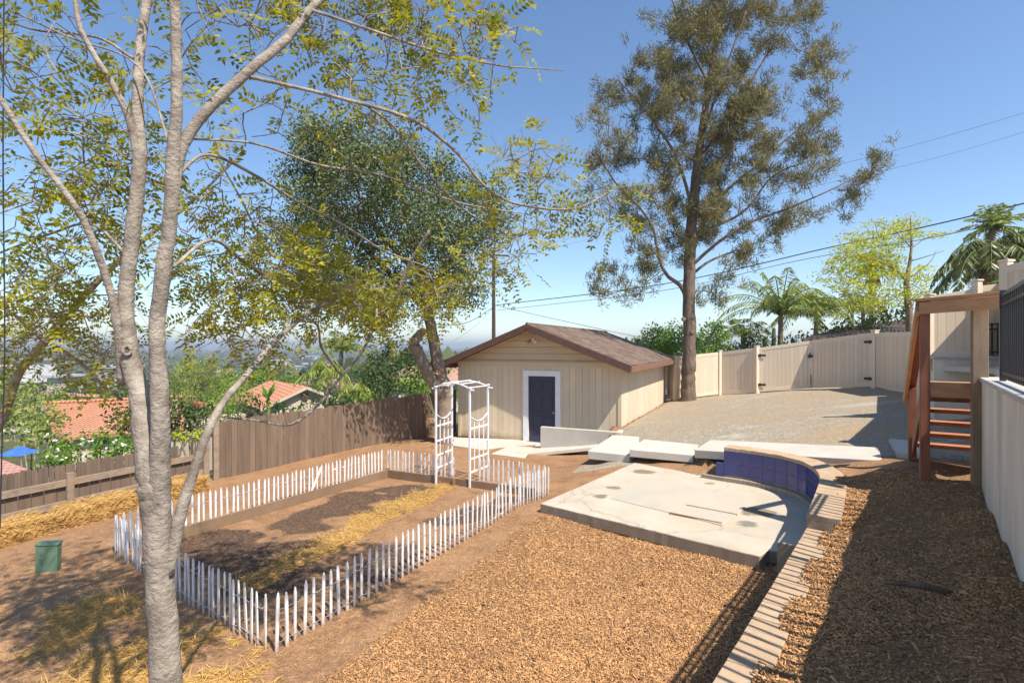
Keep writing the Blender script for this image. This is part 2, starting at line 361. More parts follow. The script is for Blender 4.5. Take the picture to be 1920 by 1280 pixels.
    gvm = inpoly(x, y, [(4.1,11.05),(3.1,12.2),(2.8,13.5),(2.7,14.2),(3.25,14.7),(3.25+.43*40,14.7+.903*40),(40,50),(40,-5),(9,5),(7.2,8.3),(6.33,8.8)]) | (np.hypot((x-2.0)/1.1, (y-11.75)/.45) < 1)
    b = B2[0]*(x-3.15)+B2[1]*(y-14.75); gvm = gvm*smst((b+.05)/.35+(y < 14)*1.)
    q = fence_q(x, y)
    for nme, arr in (('mulch', mulchmask(x, y)), ('straw', strawmask(x, y)), ('compost', compost(x, y)), ('gravel', gvm), ('far', smst((q-.3)/.5)+smst((y-40)/10))):
        at = me.attributes.new(nme, 'FLOAT', 'POINT'); at.data.foreach_set('value', np.clip(np.asarray(arr, dtype=np.float32), 0, 1))
    tag(link('ground', me), kind='structure')
make_ground()

# ------------------------------------------------------------------ materials
M = {}
M['bark'] = mat('pale_bark', (.41,.355,.295), (.20,.165,.135), 9, .9, .85, 42, (1,1,1.1), c3=(.13,.10,.075), c3w=1, bdist=.018)
M['bark_dark'] = mat('dark_bark', (.22,.165,.125), (.12,.085,.065), 8, .95, 1, 18, (1,1,.3), bdist=.05)
M['bark_oak'] = mat('oak_bark', (.30,.235,.18), (.17,.125,.09), 6, .95, .8, 18, (1,1,.4), bdist=.04)
M['cut'] = mat('cut_wood', (.55,.30,.13), (.42,.2,.08), 12, .8, .2)
M['leaf_fg'] = mat('locust_leaf', (.085,.145,.018), (.56,.48,.03), 2.2, .45, 0, island=.5, trans=.5, c3=(.45,.26,.05), c3w=.3)
M['leaf_oak'] = mat('oak_leaf', (.05,.08,.025), (.20,.23,.09), 1.2, .5, 0, island=.6, trans=.15)
M['leaf_pine'] = mat('pine_needles', (.115,.11,.045), (.28,.245,.105), .8, .7, 0, island=.6, trans=.15)
M['leaf_bright'] = mat('bright_leaf', (.08,.18,.02), (.22,.34,.04), .9, .5, 0, island=.6, trans=.3)
M['leaf_mid'] = mat('mid_leaf', (.035,.075,.02), (.10,.145,.035), .9, .55, 0, island=.6, trans=.2)
M['leaf_yellow'] = mat('yellow_leaf', (.36,.45,.02), (.66,.64,.04), .7, .5, 0, island=.6, trans=.45)
M['leaf_palm'] = mat('palm_leaf', (.13,.21,.04), (.36,.38,.08), .7, .45, 0, island=.6, trans=.25)
M['leaf_palm_dark'] = mat('dark_palm_leaf', (.06,.10,.03), (.20,.21,.07), .7, .4, 0, island=.6, trans=.15)
M['dead'] = mat('dead_frond', (.25,.17,.10), (.14,.1,.06), 2, .9, 0, island=.5)
M['wood_old'] = mat('weathered_fence_wood', (.235,.165,.115), (.135,.095,.068), 2.2, .9, .6, 30, (6,6,.6), c3=(.07,.05,.04), c3w=.6, island=.55)
M['wood_rail'] = mat('weathered_rail', (.33,.255,.19), (.21,.155,.11), 3, .9, .5, 30, (2,2,4), c3=(.40,.22,.08), c3w=.5)
M['wood_bed'] = mat('bed_board_wood', (.26,.17,.105), (.19,.125,.08), 3, .85, .3, 30)
M['wood_red'] = mat('redwood_stain', (.29,.11,.06), (.19,.072,.042), 3, .6, .35, 25, (4,4,1), c3=(.16,.055,.03), c3w=.5)
M['wood_tread'] = mat('tread_wood', (.50,.20,.095), (.36,.13,.06), 3, .7, .35, 25, (4,4,1), c3=(.22,.09,.045), c3w=.5)
M['wood_tan'] = mat('raw_fir', (.50,.27,.13), (.37,.19,.09), 3, .7, .35, 25, (1.5,1.5,6), c3=(.24,.12,.06), c3w=.45)
M['wood_grey'] = mat('green_treated_post', (.30,.215,.14), (.21,.15,.10), 2.4, .85, .35, 25, (5,5,.9), c3=(.13,.09,.06), c3w=.5)
M['white'] = mat('white_paint', (.80,.80,.82), (.70,.71,.74), 14, .55, .15, 40, c3=(.52,.50,.50), c3w=.35)
M['wire'] = mat('galvanised_wire', (.55,.57,.62), None, 5, .4, 0, metal=.6)
M['stucco'] = mat('white_stucco', (.76,.69,.57), (.62,.55,.44), 1.6, .9, .6, 60, (2.2,2.2,.5), c3=(.36,.29,.2), c3w=.75)
M['cap'] = mat('wall_cap', (.50,.49,.46), (.40,.38,.35), 4, .8, .3, 40)
M['conc_new'] = mat('new_concrete', (.53,.495,.43), (.46,.42,.36), 2.2, .85, .2, 60)
M['brick'] = mat('tan_brick', (.47,.35,.235), (.37,.265,.175), 5, .95, .5, 40, island=.35, c3=(.40,.25,.14), c3w=.6)
M['mortar'] = mat('mortar', (.36,.30,.23), (.28,.22,.17), 9, .95, .4, 50)
M['tile'] = mat('cobalt_tile', (.034,.044,.20), (.024,.03,.13), 9, .22, .25, 14, spec=.6, island=.4, c3=(.075,.06,.26), c3w=.5)
M['grout'] = mat('grout', (.42,.38,.34), (.34,.3,.26), 9, .9, .2)
M['navy'] = mat('navy_door_paint', (.045,.05,.085), (.036,.04,.07), 3, .4, .05)
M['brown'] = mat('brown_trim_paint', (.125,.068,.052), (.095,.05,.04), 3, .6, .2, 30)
M['brown_lit'] = mat('brown_trim_lit', (.24,.125,.085), (.20,.10,.07), 3, .6, .2, 30)  # lighter copy of the brown trim, sunlight put into the fascia colour
M['black'] = mat('black_metal', (.02,.021,.026), None, 5, .35, 0, spec=.5)
M['hinge'] = mat('black_hinge', (.03,.03,.03), None, 5, .5, 0)
M['steel'] = mat('brushed_steel', (.5,.5,.5), None, 5, .3, 0, metal=.9)
M['green_box'] = mat('green_utility_paint', (.115,.19,.125), (.085,.15,.10), 5, .5, .1)
M['straw'] = mat('straw', (.78,.52,.19), (.42,.25,.08), 22, .8, .8, island=.7, trans=.2)
M['chip'] = mat('wood_chips', (.70,.395,.175), (.19,.10,.05), 2, .9, 0, island=.85, c3=(.30,.18,.10), c3w=.5)
M['rtile'] = None
M['cream'] = mat('house_stucco', (.55,.46,.35), (.48,.4,.3), 2, .9, .2)
M['farwall'] = mat('far_house_wall', (.62,.57,.5), (.5,.45,.4), .05, .9, 0)
M['farroof'] = mat('far_house_roof', (.40,.22,.15), (.28,.2,.17), .02, .9, 0)
M['offwhite'] = mat('warehouse_white', (.72,.70,.68), None, 1, .8, 0)
M['wirebk'] = mat('cable_black', (.03,.03,.035), None, 5, .6, 0)
M['pole'] = mat('creosote_pole', (.10,.065,.045), (.07,.045,.03), 4, .9, .3)
M['glass'] = mat('dark_window', (.03,.04,.05), None, 5, .1, 0, spec=.8)
M['tarp'] = mat('blue_tarp', (.04,.12,.42), (.06,.18,.5), 3, .5, .2)
M['pergola'] = mat('pergola_wood', (.12,.095,.085), (.08,.06,.055), 4, .9, .2)
M['petal'] = mat('white_flower', (.8,.78,.72), None, 4, .6, 0, trans=.2)
M['far_wood'] = mat('far_trees', (.035,.06,.025), (.11,.125,.05), .03, .8, 0, island=.7)

def muddy(m, z0, z1, col):
    t = m.node_tree; L = t.links; bs = t.nodes['Principled BSDF']; src = bs.inputs['Base Color'].links[0].from_socket
    tc = nm(t, 'ShaderNodeTexCoord'); sp = nm(t, 'ShaderNodeSeparateXYZ'); L.new(tc.outputs['Object'], sp.inputs[0]); n = nm(t, 'ShaderNodeTexNoise', Scale=9., Detail=5); g = nm(t, 'ShaderNodeNewGeometry'); L.new(g.outputs['Position'], n.inputs['Vector'])
    a = nm(t, 'ShaderNodeMath', operation='MULTIPLY_ADD'); L.new(n.outputs['Fac'], a.inputs[0]); a.inputs[1].default_value = -(z1-z0)*1.2; L.new(sp.outputs[2], a.inputs[2])
    mr = nm(t, 'ShaderNodeMapRange'); L.new(a.outputs[0], mr.inputs[0]); mr.inputs[1].default_value = z0-(z1-z0)*.6; mr.inputs[2].default_value = z1-(z1-z0)*.6; mr.inputs[3].default_value = .85; mr.inputs[4].default_value = 0
    mx = nm(t, 'ShaderNodeMix', data_type='RGBA'); L.new(mr.outputs[0], mx.inputs[0]); L.new(src, mx.inputs[6]); mx.inputs[7].default_value = (*col, 1); L.new(mx.outputs[2], bs.inputs['Base Color'])
M['picket'] = mat('picket_paint', (.80,.80,.81), (.66,.66,.67), 30, .6, .3, 60, (1,1,.2), c3=(.46,.40,.34), c3w=.6); muddy(M['picket'], .0, .16, (.36,.22,.12))
def striped(name, c1, c2, ax, period, groove, gcol, rough=.7, island=False):
    """board-and-groove surface: grooves every `period` m along plan axis ax (or 'z')"""
    m = mat(name, c1, c2, 2.2, rough, 0, 30); t = m.node_tree; L = t.links; bs = t.nodes['Principled BSDF']
    geo = nm(t, 'ShaderNodeNewGeometry'); dp = nm(t, 'ShaderNodeVectorMath', operation='DOT_PRODUCT'); L.new(geo.outputs['Position'], dp.inputs[0]); dp.inputs[1].default_value = ax
    dv = nm(t, 'ShaderNodeMath', operation='DIVIDE'); L.new(dp.outputs['Value'], dv.inputs[0]); dv.inputs[1].default_value = period
    fr = nm(t, 'ShaderNodeMath', operation='FRACT'); L.new(dv.outputs[0], fr.inputs[0])
    lt = nm(t, 'ShaderNodeMath', operation='LESS_THAN'); L.new(fr.outputs[0], lt.inputs[0]); lt.inputs[1].default_value = groove/period
    fl = nm(t, 'ShaderNodeMath', operation='FLOOR'); L.new(dv.outputs[0], fl.inputs[0])
    wn = nm(t, 'ShaderNodeTexWhiteNoise', noise_dimensions='1D'); L.new(fl.outputs[0], wn.inputs['W'])
    src = bs.inputs['Base Color'].links[0].from_socket
    hs = nm(t, 'ShaderNodeHueSaturation'); mr = nm(t, 'ShaderNodeMapRange'); L.new(wn.outputs['Value'], mr.inputs[0]); mr.inputs[3].default_value = .93; mr.inputs[4].default_value = 1.06
    L.new(mr.outputs[0], hs.inputs['Value']); L.new(src, hs.inputs['Color'])
    mx = nm(t, 'ShaderNodeMix', data_type='RGBA'); L.new(lt.outputs[0], mx.inputs[0]); L.new(hs.outputs[0], mx.inputs[6]); mx.inputs[7].default_value = (*gcol, 1)
    L.new(mx.outputs[2], bs.inputs['Base Color'])
    bp = nm(t, 'ShaderNodeBump', Strength=.8, Distance=.012); inv = nm(t, 'ShaderNodeMath', operation='SUBTRACT'); inv.inputs[0].default_value = 1; L.new(lt.outputs[0], inv.inputs[1])
    L.new(inv.outputs[0], bp.inputs['Height']); L.new(bp.outputs[0], bs.inputs['Normal'])
    return m
SIDE_F = striped('front_siding', (.66,.55,.395), (.61,.50,.355), (B2[0], B2[1], 0), .203, .009, (.42,.33,.22))
SIDE_R = striped('side_siding', (.66,.565,.43), (.61,.52,.39), (A2[0], A2[1], 0), .406, .012, (.45,.37,.26))
for m_ in (SIDE_F, SIDE_R): muddy(m_, .0, .25, (.34,.24,.15))
SIDE_G = striped('gable_siding', (.60,.485,.335), (.55,.44,.30), (0,0,1), .2, .012, (.30,.22,.14))
def shingle(name, c1, c2, c3, ax, az, w_=.3, h_=.14):
    m = bpy.data.materials.new(name); m.use_nodes = True; t = m.node_tree; L = t.links; bs = t.nodes['Principled BSDF']; bs.inputs['Roughness'].default_value = .95; bs.inputs['Specular IOR Level'].default_value = .1
    geo = nm(t, 'ShaderNodeNewGeometry'); d1 = nm(t, 'ShaderNodeVectorMath', operation='DOT_PRODUCT'); d2 = nm(t, 'ShaderNodeVectorMath', operation='DOT_PRODUCT')
    L.new(geo.outputs['Position'], d1.inputs[0]); L.new(geo.outputs['Position'], d2.inputs[0]); d1.inputs[1].default_value = ax; d2.inputs[1].default_value = az
    cb = nm(t, 'ShaderNodeCombineXYZ'); L.new(d1.outputs['Value'], cb.inputs[0]); L.new(d2.outputs['Value'], cb.inputs[1])
    br = nm(t, 'ShaderNodeTexBrick'); L.new(cb.outputs[0], br.inputs['Vector']); br.inputs['Color1'].default_value = (*c1, 1); br.inputs['Color2'].default_value = (*c2, 1); br.inputs['Mortar'].default_value = (*c3, 1)
    br.inputs['Scale'].default_value = 1; br.inputs['Brick Width'].default_value = w_; br.inputs['Row Height'].default_value = h_; br.inputs['Mortar Size'].default_value = .008; br.inputs['Bias'].default_value = 0
    n = nm(t, 'ShaderNodeTexNoise', Scale=60., Detail=4); L.new(geo.outputs['Position'], n.inputs['Vector']); n2 = nm(t, 'ShaderNodeTexNoise', Scale=1.5, Detail=5); L.new(geo.outputs['Position'], n2.inputs['Vector'])
    hs = nm(t, 'ShaderNodeHueSaturation'); ad = nm(t, 'ShaderNodeMath', operation='ADD'); L.new(n.outputs['Fac'], ad.inputs[0]); L.new(n2.outputs['Fac'], ad.inputs[1]); L.new(ad.outputs[0], hs.inputs['Value']); L.new(br.outputs['Color'], hs.inputs['Color'])
    L.new(hs.outputs[0], bs.inputs['Base Color']); bp = nm(t, 'ShaderNodeBump', Strength=.9, Distance=.015); L.new(br.outputs['Color'], bp.inputs['Height']); L.new(bp.outputs[0], bs.inputs['Normal']); return m

def tile_roof_mat(name, c1, c2, c3, ax, az, per=.3, row=.36):
    """clay barrel tile: scallops along ax, courses along az"""
    m = mat(name, c1, c2, 1.5, .85, 0, c3=c3, c3w=.6); t = m.node_tree; L = t.links; bs = t.nodes['Principled BSDF']
    geo = nm(t, 'ShaderNodeNewGeometry'); d1 = nm(t, 'ShaderNodeVectorMath', operation='DOT_PRODUCT'); d2 = nm(t, 'ShaderNodeVectorMath', operation='DOT_PRODUCT')
    L.new(geo.outputs['Position'], d1.inputs[0]); L.new(geo.outputs['Position'], d2.inputs[0]); d1.inputs[1].default_value = ax; d2.inputs[1].default_value = az
    def mth(op, a, b=0):
        q = nm(t, 'ShaderNodeMath', operation=op)
        for k_, s_ in ((0, a), (1, b)):
            if isinstance(s_, (int, float)): q.inputs[k_].default_value = s_
            else: L.new(s_, q.inputs[k_])
        return q.outputs[0]
    sc = mth('SINE', mth('MULTIPLY', d1.outputs['Value'], 2*math.pi/per)); fr = mth('FRACT', mth('ADD', mth('DIVIDE', d2.outputs['Value'], row), mth('MULTIPLY', sc, .08)))
    hgt = mth('ADD', mth('MULTIPLY', sc, .5), mth('MULTIPLY', fr, -1.0)); bp = nm(t, 'ShaderNodeBump', Strength=1., Distance=.09); L.new(hgt, bp.inputs['Height']); L.new(bp.outputs[0], bs.inputs['Normal'])
    src = bs.inputs['Base Color'].links[0].from_socket; mx = nm(t, 'ShaderNodeMix', data_type='RGBA'); L.new(mth('LESS_THAN', fr, .13), mx.inputs[0]); L.new(src, mx.inputs[6]); mx.inputs[7].default_value = (c3[0]*.45, c3[1]*.45, c3[2]*.45, 1)
    L.new(mx.outputs[2], bs.inputs['Base Color']); return m

def pad_mat():
    """old patio concrete with a poured inset patch, cracks and dark stains"""
    m = mat('old_concrete', (.50,.44,.35), (.41,.355,.28), 1.6, .85, .25, 50, c3=(.47,.34,.23), c3w=.5); t = m.node_tree; L = t.links; bs = t.nodes['Principled BSDF']
    geo = nm(t, 'ShaderNodeNewGeometry'); col = bs.inputs['Base Color'].links[0].from_socket
    def dist(px, py, rx, ry=None):
        s = nm(t, 'ShaderNodeVectorMath', operation='SUBTRACT'); L.new(geo.outputs['Position'], s.inputs[0]); s.inputs[1].default_value = (px, py, 0)
        k_ = nm(t, 'ShaderNodeVectorMath', operation='MULTIPLY'); L.new(s.outputs[0], k_.inputs[0]); k_.inputs[1].default_value = (1/rx, 1/(ry or rx), 0)
        q = nm(t, 'ShaderNodeVectorMath', operation='LENGTH'); L.new(k_.outputs[0], q.inputs[0]); return q.outputs['Value']
    n = nm(t, 'ShaderNodeTexNoise', Scale=5., Detail=3); L.new(geo.outputs['Position'], n.inputs['Vector'])
    for (u, v, r_, c) in ((1207,886,.17,(.17,.13,.08)),(1150,914,.10,(.19,.15,.09)),(1126,929,.11,(.17,.13,.085)),(1330,907,.07,(.25,.2,.13)),(1420,958,.22,(.17,.14,.075)),(1400,980,.13,(.16,.15,.13)),(1332,973,.30,(.47,.38,.28))):
        q = PZ(u, v, -2.58); d = dist(q[0], q[1], r_*1.35, r_); ad = nm(t, 'ShaderNodeMath', operation='ADD'); L.new(d, ad.inputs[0]); mm = nm(t, 'ShaderNodeMath', operation='MULTIPLY'); L.new(n.outputs['Fac'], mm.inputs[0]); mm.inputs[1].default_value = 1.4; L.new(mm.outputs[0], ad.inputs[1])
        rr = nm(t, 'ShaderNodeMapRange'); L.new(ad.outputs[0], rr.inputs[0]); rr.inputs[1].default_value = 1.55; rr.inputs[2].default_value = 1.85; rr.inputs[3].default_value = .85; rr.inputs[4].default_value = 0
        mx = nm(t, 'ShaderNodeMix', data_type='RGBA'); L.new(rr.outputs[0], mx.inputs[0]); L.new(col, mx.inputs[6]); mx.inputs[7].default_value = (*c, 1); col = mx.outputs[2]
    vo = nm(t, 'ShaderNodeTexVoronoi', Scale=.42); vo.feature = 'DISTANCE_TO_EDGE'; n5 = nm(t, 'ShaderNodeTexNoise', Scale=3.5, Detail=6); L.new(geo.outputs['Position'], n5.inputs['Vector'])
    sv = nm(t, 'ShaderNodeVectorMath', operation='SCALE'); L.new(n5.outputs['Color'], sv.inputs[0]); sv.inputs['Scale'].default_value = .35; av = nm(t, 'ShaderNodeVectorMath', operation='ADD'); L.new(geo.outputs['Position'], av.inputs[0]); L.new(sv.outputs[0], av.inputs[1]); L.new(av.outputs[0], vo.inputs['Vector'])
    cr = nm(t, 'ShaderNodeMapRange'); L.new(vo.outputs['Distance'], cr.inputs[0]); cr.inputs[1].default_value = .002; cr.inputs[2].default_value = .007; cr.inputs[3].default_value = .4; cr.inputs[4].default_value = 0
    mx = nm(t, 'ShaderNodeMix', data_type='RGBA'); L.new(cr.outputs[0], mx.inputs[0]); L.new(col, mx.inputs[6]); mx.inputs[7].default_value = (.2,.16,.12,1); col = mx.outputs[2]
    sz = nm(t, 'ShaderNodeSeparateXYZ'); L.new(geo.outputs['Normal'], sz.inputs[0]); se = nm(t, 'ShaderNodeMapRange'); L.new(sz.outputs[2], se.inputs[0]); se.inputs[1].default_value = .2; se.inputs[2].default_value = .8; se.inputs[3].default_value = .7; se.inputs[4].default_value = 0
    mx = nm(t, 'ShaderNodeMix', data_type='RGBA'); L.new(se.outputs[0], mx.inputs[0]); L.new(col, mx.inputs[6]); mx.inputs[7].default_value = (.20,.15,.105,1); col = mx.outputs[2]   # sides mixed towards dark brown
    L.new(col, bs.inputs['Base Color']); return m
M['pad'] = pad_mat()
M['pad_inset'] = mat('inset_concrete', (.40,.365,.305), (.46,.405,.325), 1.8, .85, .25, 50, c3=(.52,.41,.31), c3w=.5)

# ------------------------------------------------------------------ concrete work
def conc(name, label, px, th, cat='slab', m='conc_new', bevel=.012):
    """px: (u, v, z) corners going round the top"""
    pts = [PZ(*q) for q in px]
    ar = sum(pts[i][0]*pts[(i+1) % len(pts)][1]-pts[(i+1) % len(pts)][0]*pts[i][1] for i in range(len(pts)))
    if ar < 0: pts = pts[::-1]
    mb = MB().slab(pts, th); c = np.mean(pts, axis=0)
    return tag(mb.build(name, M[m], org=c, bevel=bevel), label, cat)
conc('step_slab', 'long pale concrete walkway slab running to the wooden stairs', [(1302,843,-2.15),(1655,863,-1.85),(1647,838,-1.76),(1332,824,-2.05)], .17)
conc('step_slab', 'middle pale concrete step slab left of the long walkway slab', [(1180,842,-2.31),(1300,853,-2.32),(1310,833,-2.2),(1208,823,-2.2)], .17)
conc('step_slab', 'lowest pale concrete step slab nearest the shed corner', [(1102,845,-2.45),(1180,853,-2.46),(1226,820,-2.31),(1149,815,-2.30)], .19)
conc('ramp', 'sloping concrete ramp leading from the steps down to the shed door', [(988,850,-2.93),(1108,838,-2.70),(1150,817,-2.52),(1140,815,-2.56),(1010,829,-2.95)], .10, 'ramp')
conc('path_slab', 'flat irregular concrete slab at the foot of the ramp', [(921,850,-2.93),(984,858,-2.93),(990,849,-2.92),(1000,838,-2.93),(955,835,-2.93)], .08)
conc('path_slab', 'thin concrete strip along the front wall of the shed', [(848,834,-2.935),(900,842,-2.94),(960,835,-2.935),(1012,831,-2.93),(1030,826,-2.92),(848,819,-2.92)], .08)
conc('landing_pad', 'small square concrete pad at the foot of the wooden stairs', [(1666,822,-1.76),(1722,826,-1.70),(1735,846,-1.68),(1682,848,-1.76)], .12, 'slab')
lw = MB(); a_ = np.array((.85,14.85)); b_ = np.array((2.95,13.85)); dr = (b_-a_)/np.linalg.norm(b_-a_)
lw.obox((a_+b_)/2, dr, 2.33, .14, -3.0, -2.29); c_ = np.array((3.05,14.2)); lw.obox(c_, (.43,.903), .95, .16, -2.8, -2.286)
tag(lw.build('low_wall', M['conc_new'], org=(*a_, -2.9), bevel=.01), 'low smooth concrete wall beside the ramp, in front of the shed door', 'wall')
# patio pad
pad = thing('patio_pad', 'old square concrete pad with dark stains, between mulch and blue tiled wall', 'concrete pad', (2.5, 9, -2.7))
PADT = [(.47,8.55,-2.60),(3.09,6.38,-2.60),(3.30,6.58,-2.60),(3.72,6.42,-2.60),(4.15,7.0,-2.595),(4.66,7.85,-2.59),(4.9,8.5,-2.58),(4.85,9.1,-2.575),(4.5,9.7,-2.57),(2.71,11.33,-2.55)]
pe = []
for i_ in range(len(PADT)):
    p0 = np.array(PADT[i_]); p1 = np.array(PADT[(i_+1) % len(PADT)]); k_ = max(1, int(np.linalg.norm(p1-p0)/.09))
    pe += [p0+(p1-p0)*j_/k_+np.array((random.uniform(-.004, .004), random.uniform(-.004, .004), random.uniform(-.002, .002))) for j_ in range(k_)]
MB().slab(pe, .18).build('slab', M['pad'], pad, bevel=.015)
ins = [PZ(1213,897,-2.575), PZ(1145,935,-2.59), PZ(1355,985,-2.59), PZ(1418,936,-2.58)]
MB().slab([(q[0], q[1], q[2]+.012) for q in ins], .02).build('inset_patch', M['pad_inset'], pad, bevel=.006)
for s_ in (PZ(1300,970,-2.585), PZ(1330,955,-2.585)):
    MB().bar((s_[0]-.3, s_[1]+.2, -2.575), (s_[0]+.32, s_[1]-.27, -2.578), .03, .02).build('wood_strip', M['wood_grey'], pad)
# ledge below the tiles + bench block
face = smoothpath([(x, y) for x, y in FACE[5:]][::-1], 5)   # from left end of the tile wall round to the straight run
def offs(path, d):
    p = np.array(path); t = np.gradient(p, axis=0); t /= np.linalg.norm(t, axis=1)[:, None]; n_ = np.stack([t[:, 1], -t[:, 0]], 1)
    return p+n_*d
def ribbon(path, d0, d1, z0, z1, mb=None):
    mb = mb or MB(); a = offs(path, d0); b = offs(path, d1)
    zt = (lambda i: z1[i]) if hasattr(z1, '__len__') else (lambda i: z1)
    for i in range(len(path)-1):
        mb.hexa([(*a[i], z0), (*b[i], z0), (*b[i+1], z0), (*a[i+1], z0), (*a[i], zt(i)), (*b[i], zt(i)), (*b[i+1], zt(i+1)), (*a[i+1], zt(i+1))])
    return mb
# side of +offset: towards the yard or away?
_t = offs(face, .2); SGN = 1 if np.hypot(_t[3][0]-3, _t[3][1]-8) < np.hypot(face[3][0]-3, face[3][1]-8) else -1
tw = thing('tiled_planter_wall', 'curved low wall faced with two rows of cobalt blue tiles and topped with bricks', 'planter wall', (4.6, 9, -2.6))
ribbon(face, -.25*SGN, 0, -2.75, -1.99).build('core', M['mortar'], tw)
lp = np.vstack([[face[0]+np.array((-.30,.26))], face[:-6]]); ribbon(lp, 0.002*SGN, .10*SGN, -2.75, -2.49).build('ledge', M['mortar'], tw, bevel=.01)
# tiles follow arclength
sg = np.r_[0, np.cumsum(np.linalg.norm(np.diff(face, axis=0), axis=1))]
def at_s(s): return np.array([np.interp(s, sg, face[:, 0]), np.interp(s, sg, face[:, 1])])
tl = MB(); TS = .235; k = 0; s = 0
while s+TS < sg[-1]-.25 and k < 12:
    for r_ in range(2):
        a = at_s(s+.004); b = at_s(s+TS-.004); d = (b-a)/np.linalg.norm(b-a); n_ = np.array((d[1], -d[0]))*SGN; z0 = -2.462+r_*TS+.004
        q = [a+n_*.002, b+n_*.002, b+n_*.016, a+n_*.016]
        if SGN > 0: q = q[::-1]
        tl.hexa([(*p_, z0) for p_ in q]+[(*p_, z0+TS-.008) for p_ in q])
    s += TS; k += 1
tl.build('tile_facing', M['tile'], tw, bevel=.003); ribbon(face, .001*SGN, .006*SGN, -2.47, -1.99).build('grout_bed', M['grout'], tw)
# half tile at the left end of the lower row
e0 = face[0]; dd0 = (face[0]-face[1])/np.linalg.norm(face[0]-face[1])
MB().obox(e0+dd0*.07, dd0, .14, .1, -2.6, -2.235).build('end_block', M['tile'], tw, bevel=.004)
def coping(path, z, parent, m='brick', out=.32, thick=.065, bw=.1):
    s_ = np.r_[0, np.cumsum(np.linalg.norm(np.diff(path, axis=0), axis=1))]; mb = MB(); s = 0; pa = offs(path, .015*SGN); pb = offs(path, -out*SGN)
    ii = lambda arr, q: np.array([np.interp(q, s_, arr[:, 0]), np.interp(q, s_, arr[:, 1])])
    while s+bw < s_[-1]:
        g = .0015; dz = random.uniform(-.004, .004); a, b, c, d = ii(pa, s+g), ii(pa, s+bw-g), ii(pb, s+bw-g), ii(pb, s+g)
        q = [a, b, c, d]
        ar = sum(q[i][0]*q[(i+1) % 4][1]-q[(i+1) % 4][0]*q[i][1] for i in range(4))
        if ar < 0: q = q[::-1]
        j = [random.uniform(-.006, .006) for _ in range(4)]
        mb.hexa([(*p_, z-thick) for p_ in q]+[(*p_, z+dz+j[i]*.4) for i, p_ in enumerate(q)]); s += bw
    return mb.build('brick_coping', M[m], parent, bevel=.006)
coping(face, -1.93, tw); ribbon(face, -.30*SGN, -.005*SGN, -1.995, -1.937).build('mortar_bed', M['mortar'], tw)
near = np.array(FACE[:6])[::-1]; near = smoothpath(near, 4); near[0] += (near[0]-near[1])*0
bw_ = thing('brick_retaining_wall', 'long low retaining wall topped with tan bricks, half buried in mulch', 'retaining wall', (*near[len(near)//2], -2.9))
ribbon(near, -.25*SGN, 0, -3.0, -2.15).build('wall_face', M['mortar'], bw_); coping(near, -2.085, bw_, out=.25); ribbon(near, -.24*SGN, -.005*SGN, -2.152, -2.092).build('mortar_bed', M['mortar'], bw_)
q_ = PZ(1478,1012,-2.35); tag(MB().obox((3.43,6.22), W2, .42, .30, -2.75, -2.33).build('end_block', M['pad'], org=(3.43,6.22,-2.7), bevel=.012), 'short square concrete block on the corner of the stained pad', 'concrete block')

# ------------------------------------------------------------------ retaining wall, patio, metal fence
RW = thing('retaining_wall', 'tall white stucco retaining wall carrying the black metal fence', 'wall', (*wp(4, .7), -1.7))
WT = -.36
MB().obox(wp(4.85, .71), W2, 7.3, .2, -2.3, WT-.05).build('wall_panel', M['stucco'], RW)
MB().obox(wp(4.85, .73), W2, 7.34, .28, WT-.048, WT).build('cap', M['cap'], RW, bevel=.012)
pt = MB(); poly = [wp(-2.1, .87), wp(8.45, .87), wp(8.5, 2.3), (7.75,6.9), (8.35,8.65), (9.0, 9.7), (9.05, 10.9), (11.6, 14.6), (13.6, 18), (25, 14), (25, -12), (3, -12)]
pt.slab([(x, y, WT-.03) for x, y in poly], .1); tag(pt.build('patio', M['conc_new']), kind='structure')
far_wall = thing('retaining_wall', 'stained white block wall beyond the wooden stairs', 'wall', (9.2, 10.6, -1.5))
fw = MB()
def wseg(mb, a, b, th, z0, z1):
    a = np.array(a); b = np.array(b); mb.obox((a+b)/2, b-a, np.linalg.norm(b-a), th, z0, z1)
wseg(fw, (8.95,10.9), (10.6,10.2), .2, -2.4, -.24); wseg(fw, (9.09,11.1), (11.6,14.7), .2, -2.4, -.30); fw.build('wall_panel', M['stucco'], far_wall)
fc = MB(); wseg(fc, (8.9,10.9), (10.65,10.16), .3, -.238, -.19); fc.build('cap', M['cap'], far_wall, bevel=.01)
mp_ = MB(); wseg(mp_, wp(8.4, .86), wp(8.4, 2.6), .12, -2.0, WT-.035)
tag(mp_.build('patio_edge_wall', M['stucco'], org=(*wp(8.4,1.7), -2)), 'short stucco wall under the patio edge beside the stair landing', 'wall')
def metal_fence(a, b, z0, z1, label, npost=3, pitch=.095):
    a = np.array(a); b = np.array(b); L_ = np.linalg.norm(b-a); d = (b-a)/L_
    t = thing('metal_fence', label, 'metal fence', (*((a+b)/2), z0)); 
    for i in range(npost):
        q = a+(b-a)*i/(npost-1); MB().obox(q, d, .05, .05, z0, z1+.03).build('post', M['black'], t)
    for z in (z0+.09, z1-.03, z1-.13): MB().bar((*a, z), (*b, z), .028, .03).build('rail', M['black'], t)
    k = int(L_/pitch); k = min(k, 95)
    for i in range(1, k):
        q = a+(b-a)*i/k; MB().obox(q, d, .026, .026, z0+.03, z1-.005).build('bar', M['black'], t)
    return t
metal_fence(wp(7.55, .72), wp(1.3, .72), WT, .58, 'black metal picket fence on the near white retaining wall', 4, .125)
metal_fence((9.72,10.5), (10.62,10.14), -.19, .50, 'short black metal fence on the far block wall beyond the stairs', 2)

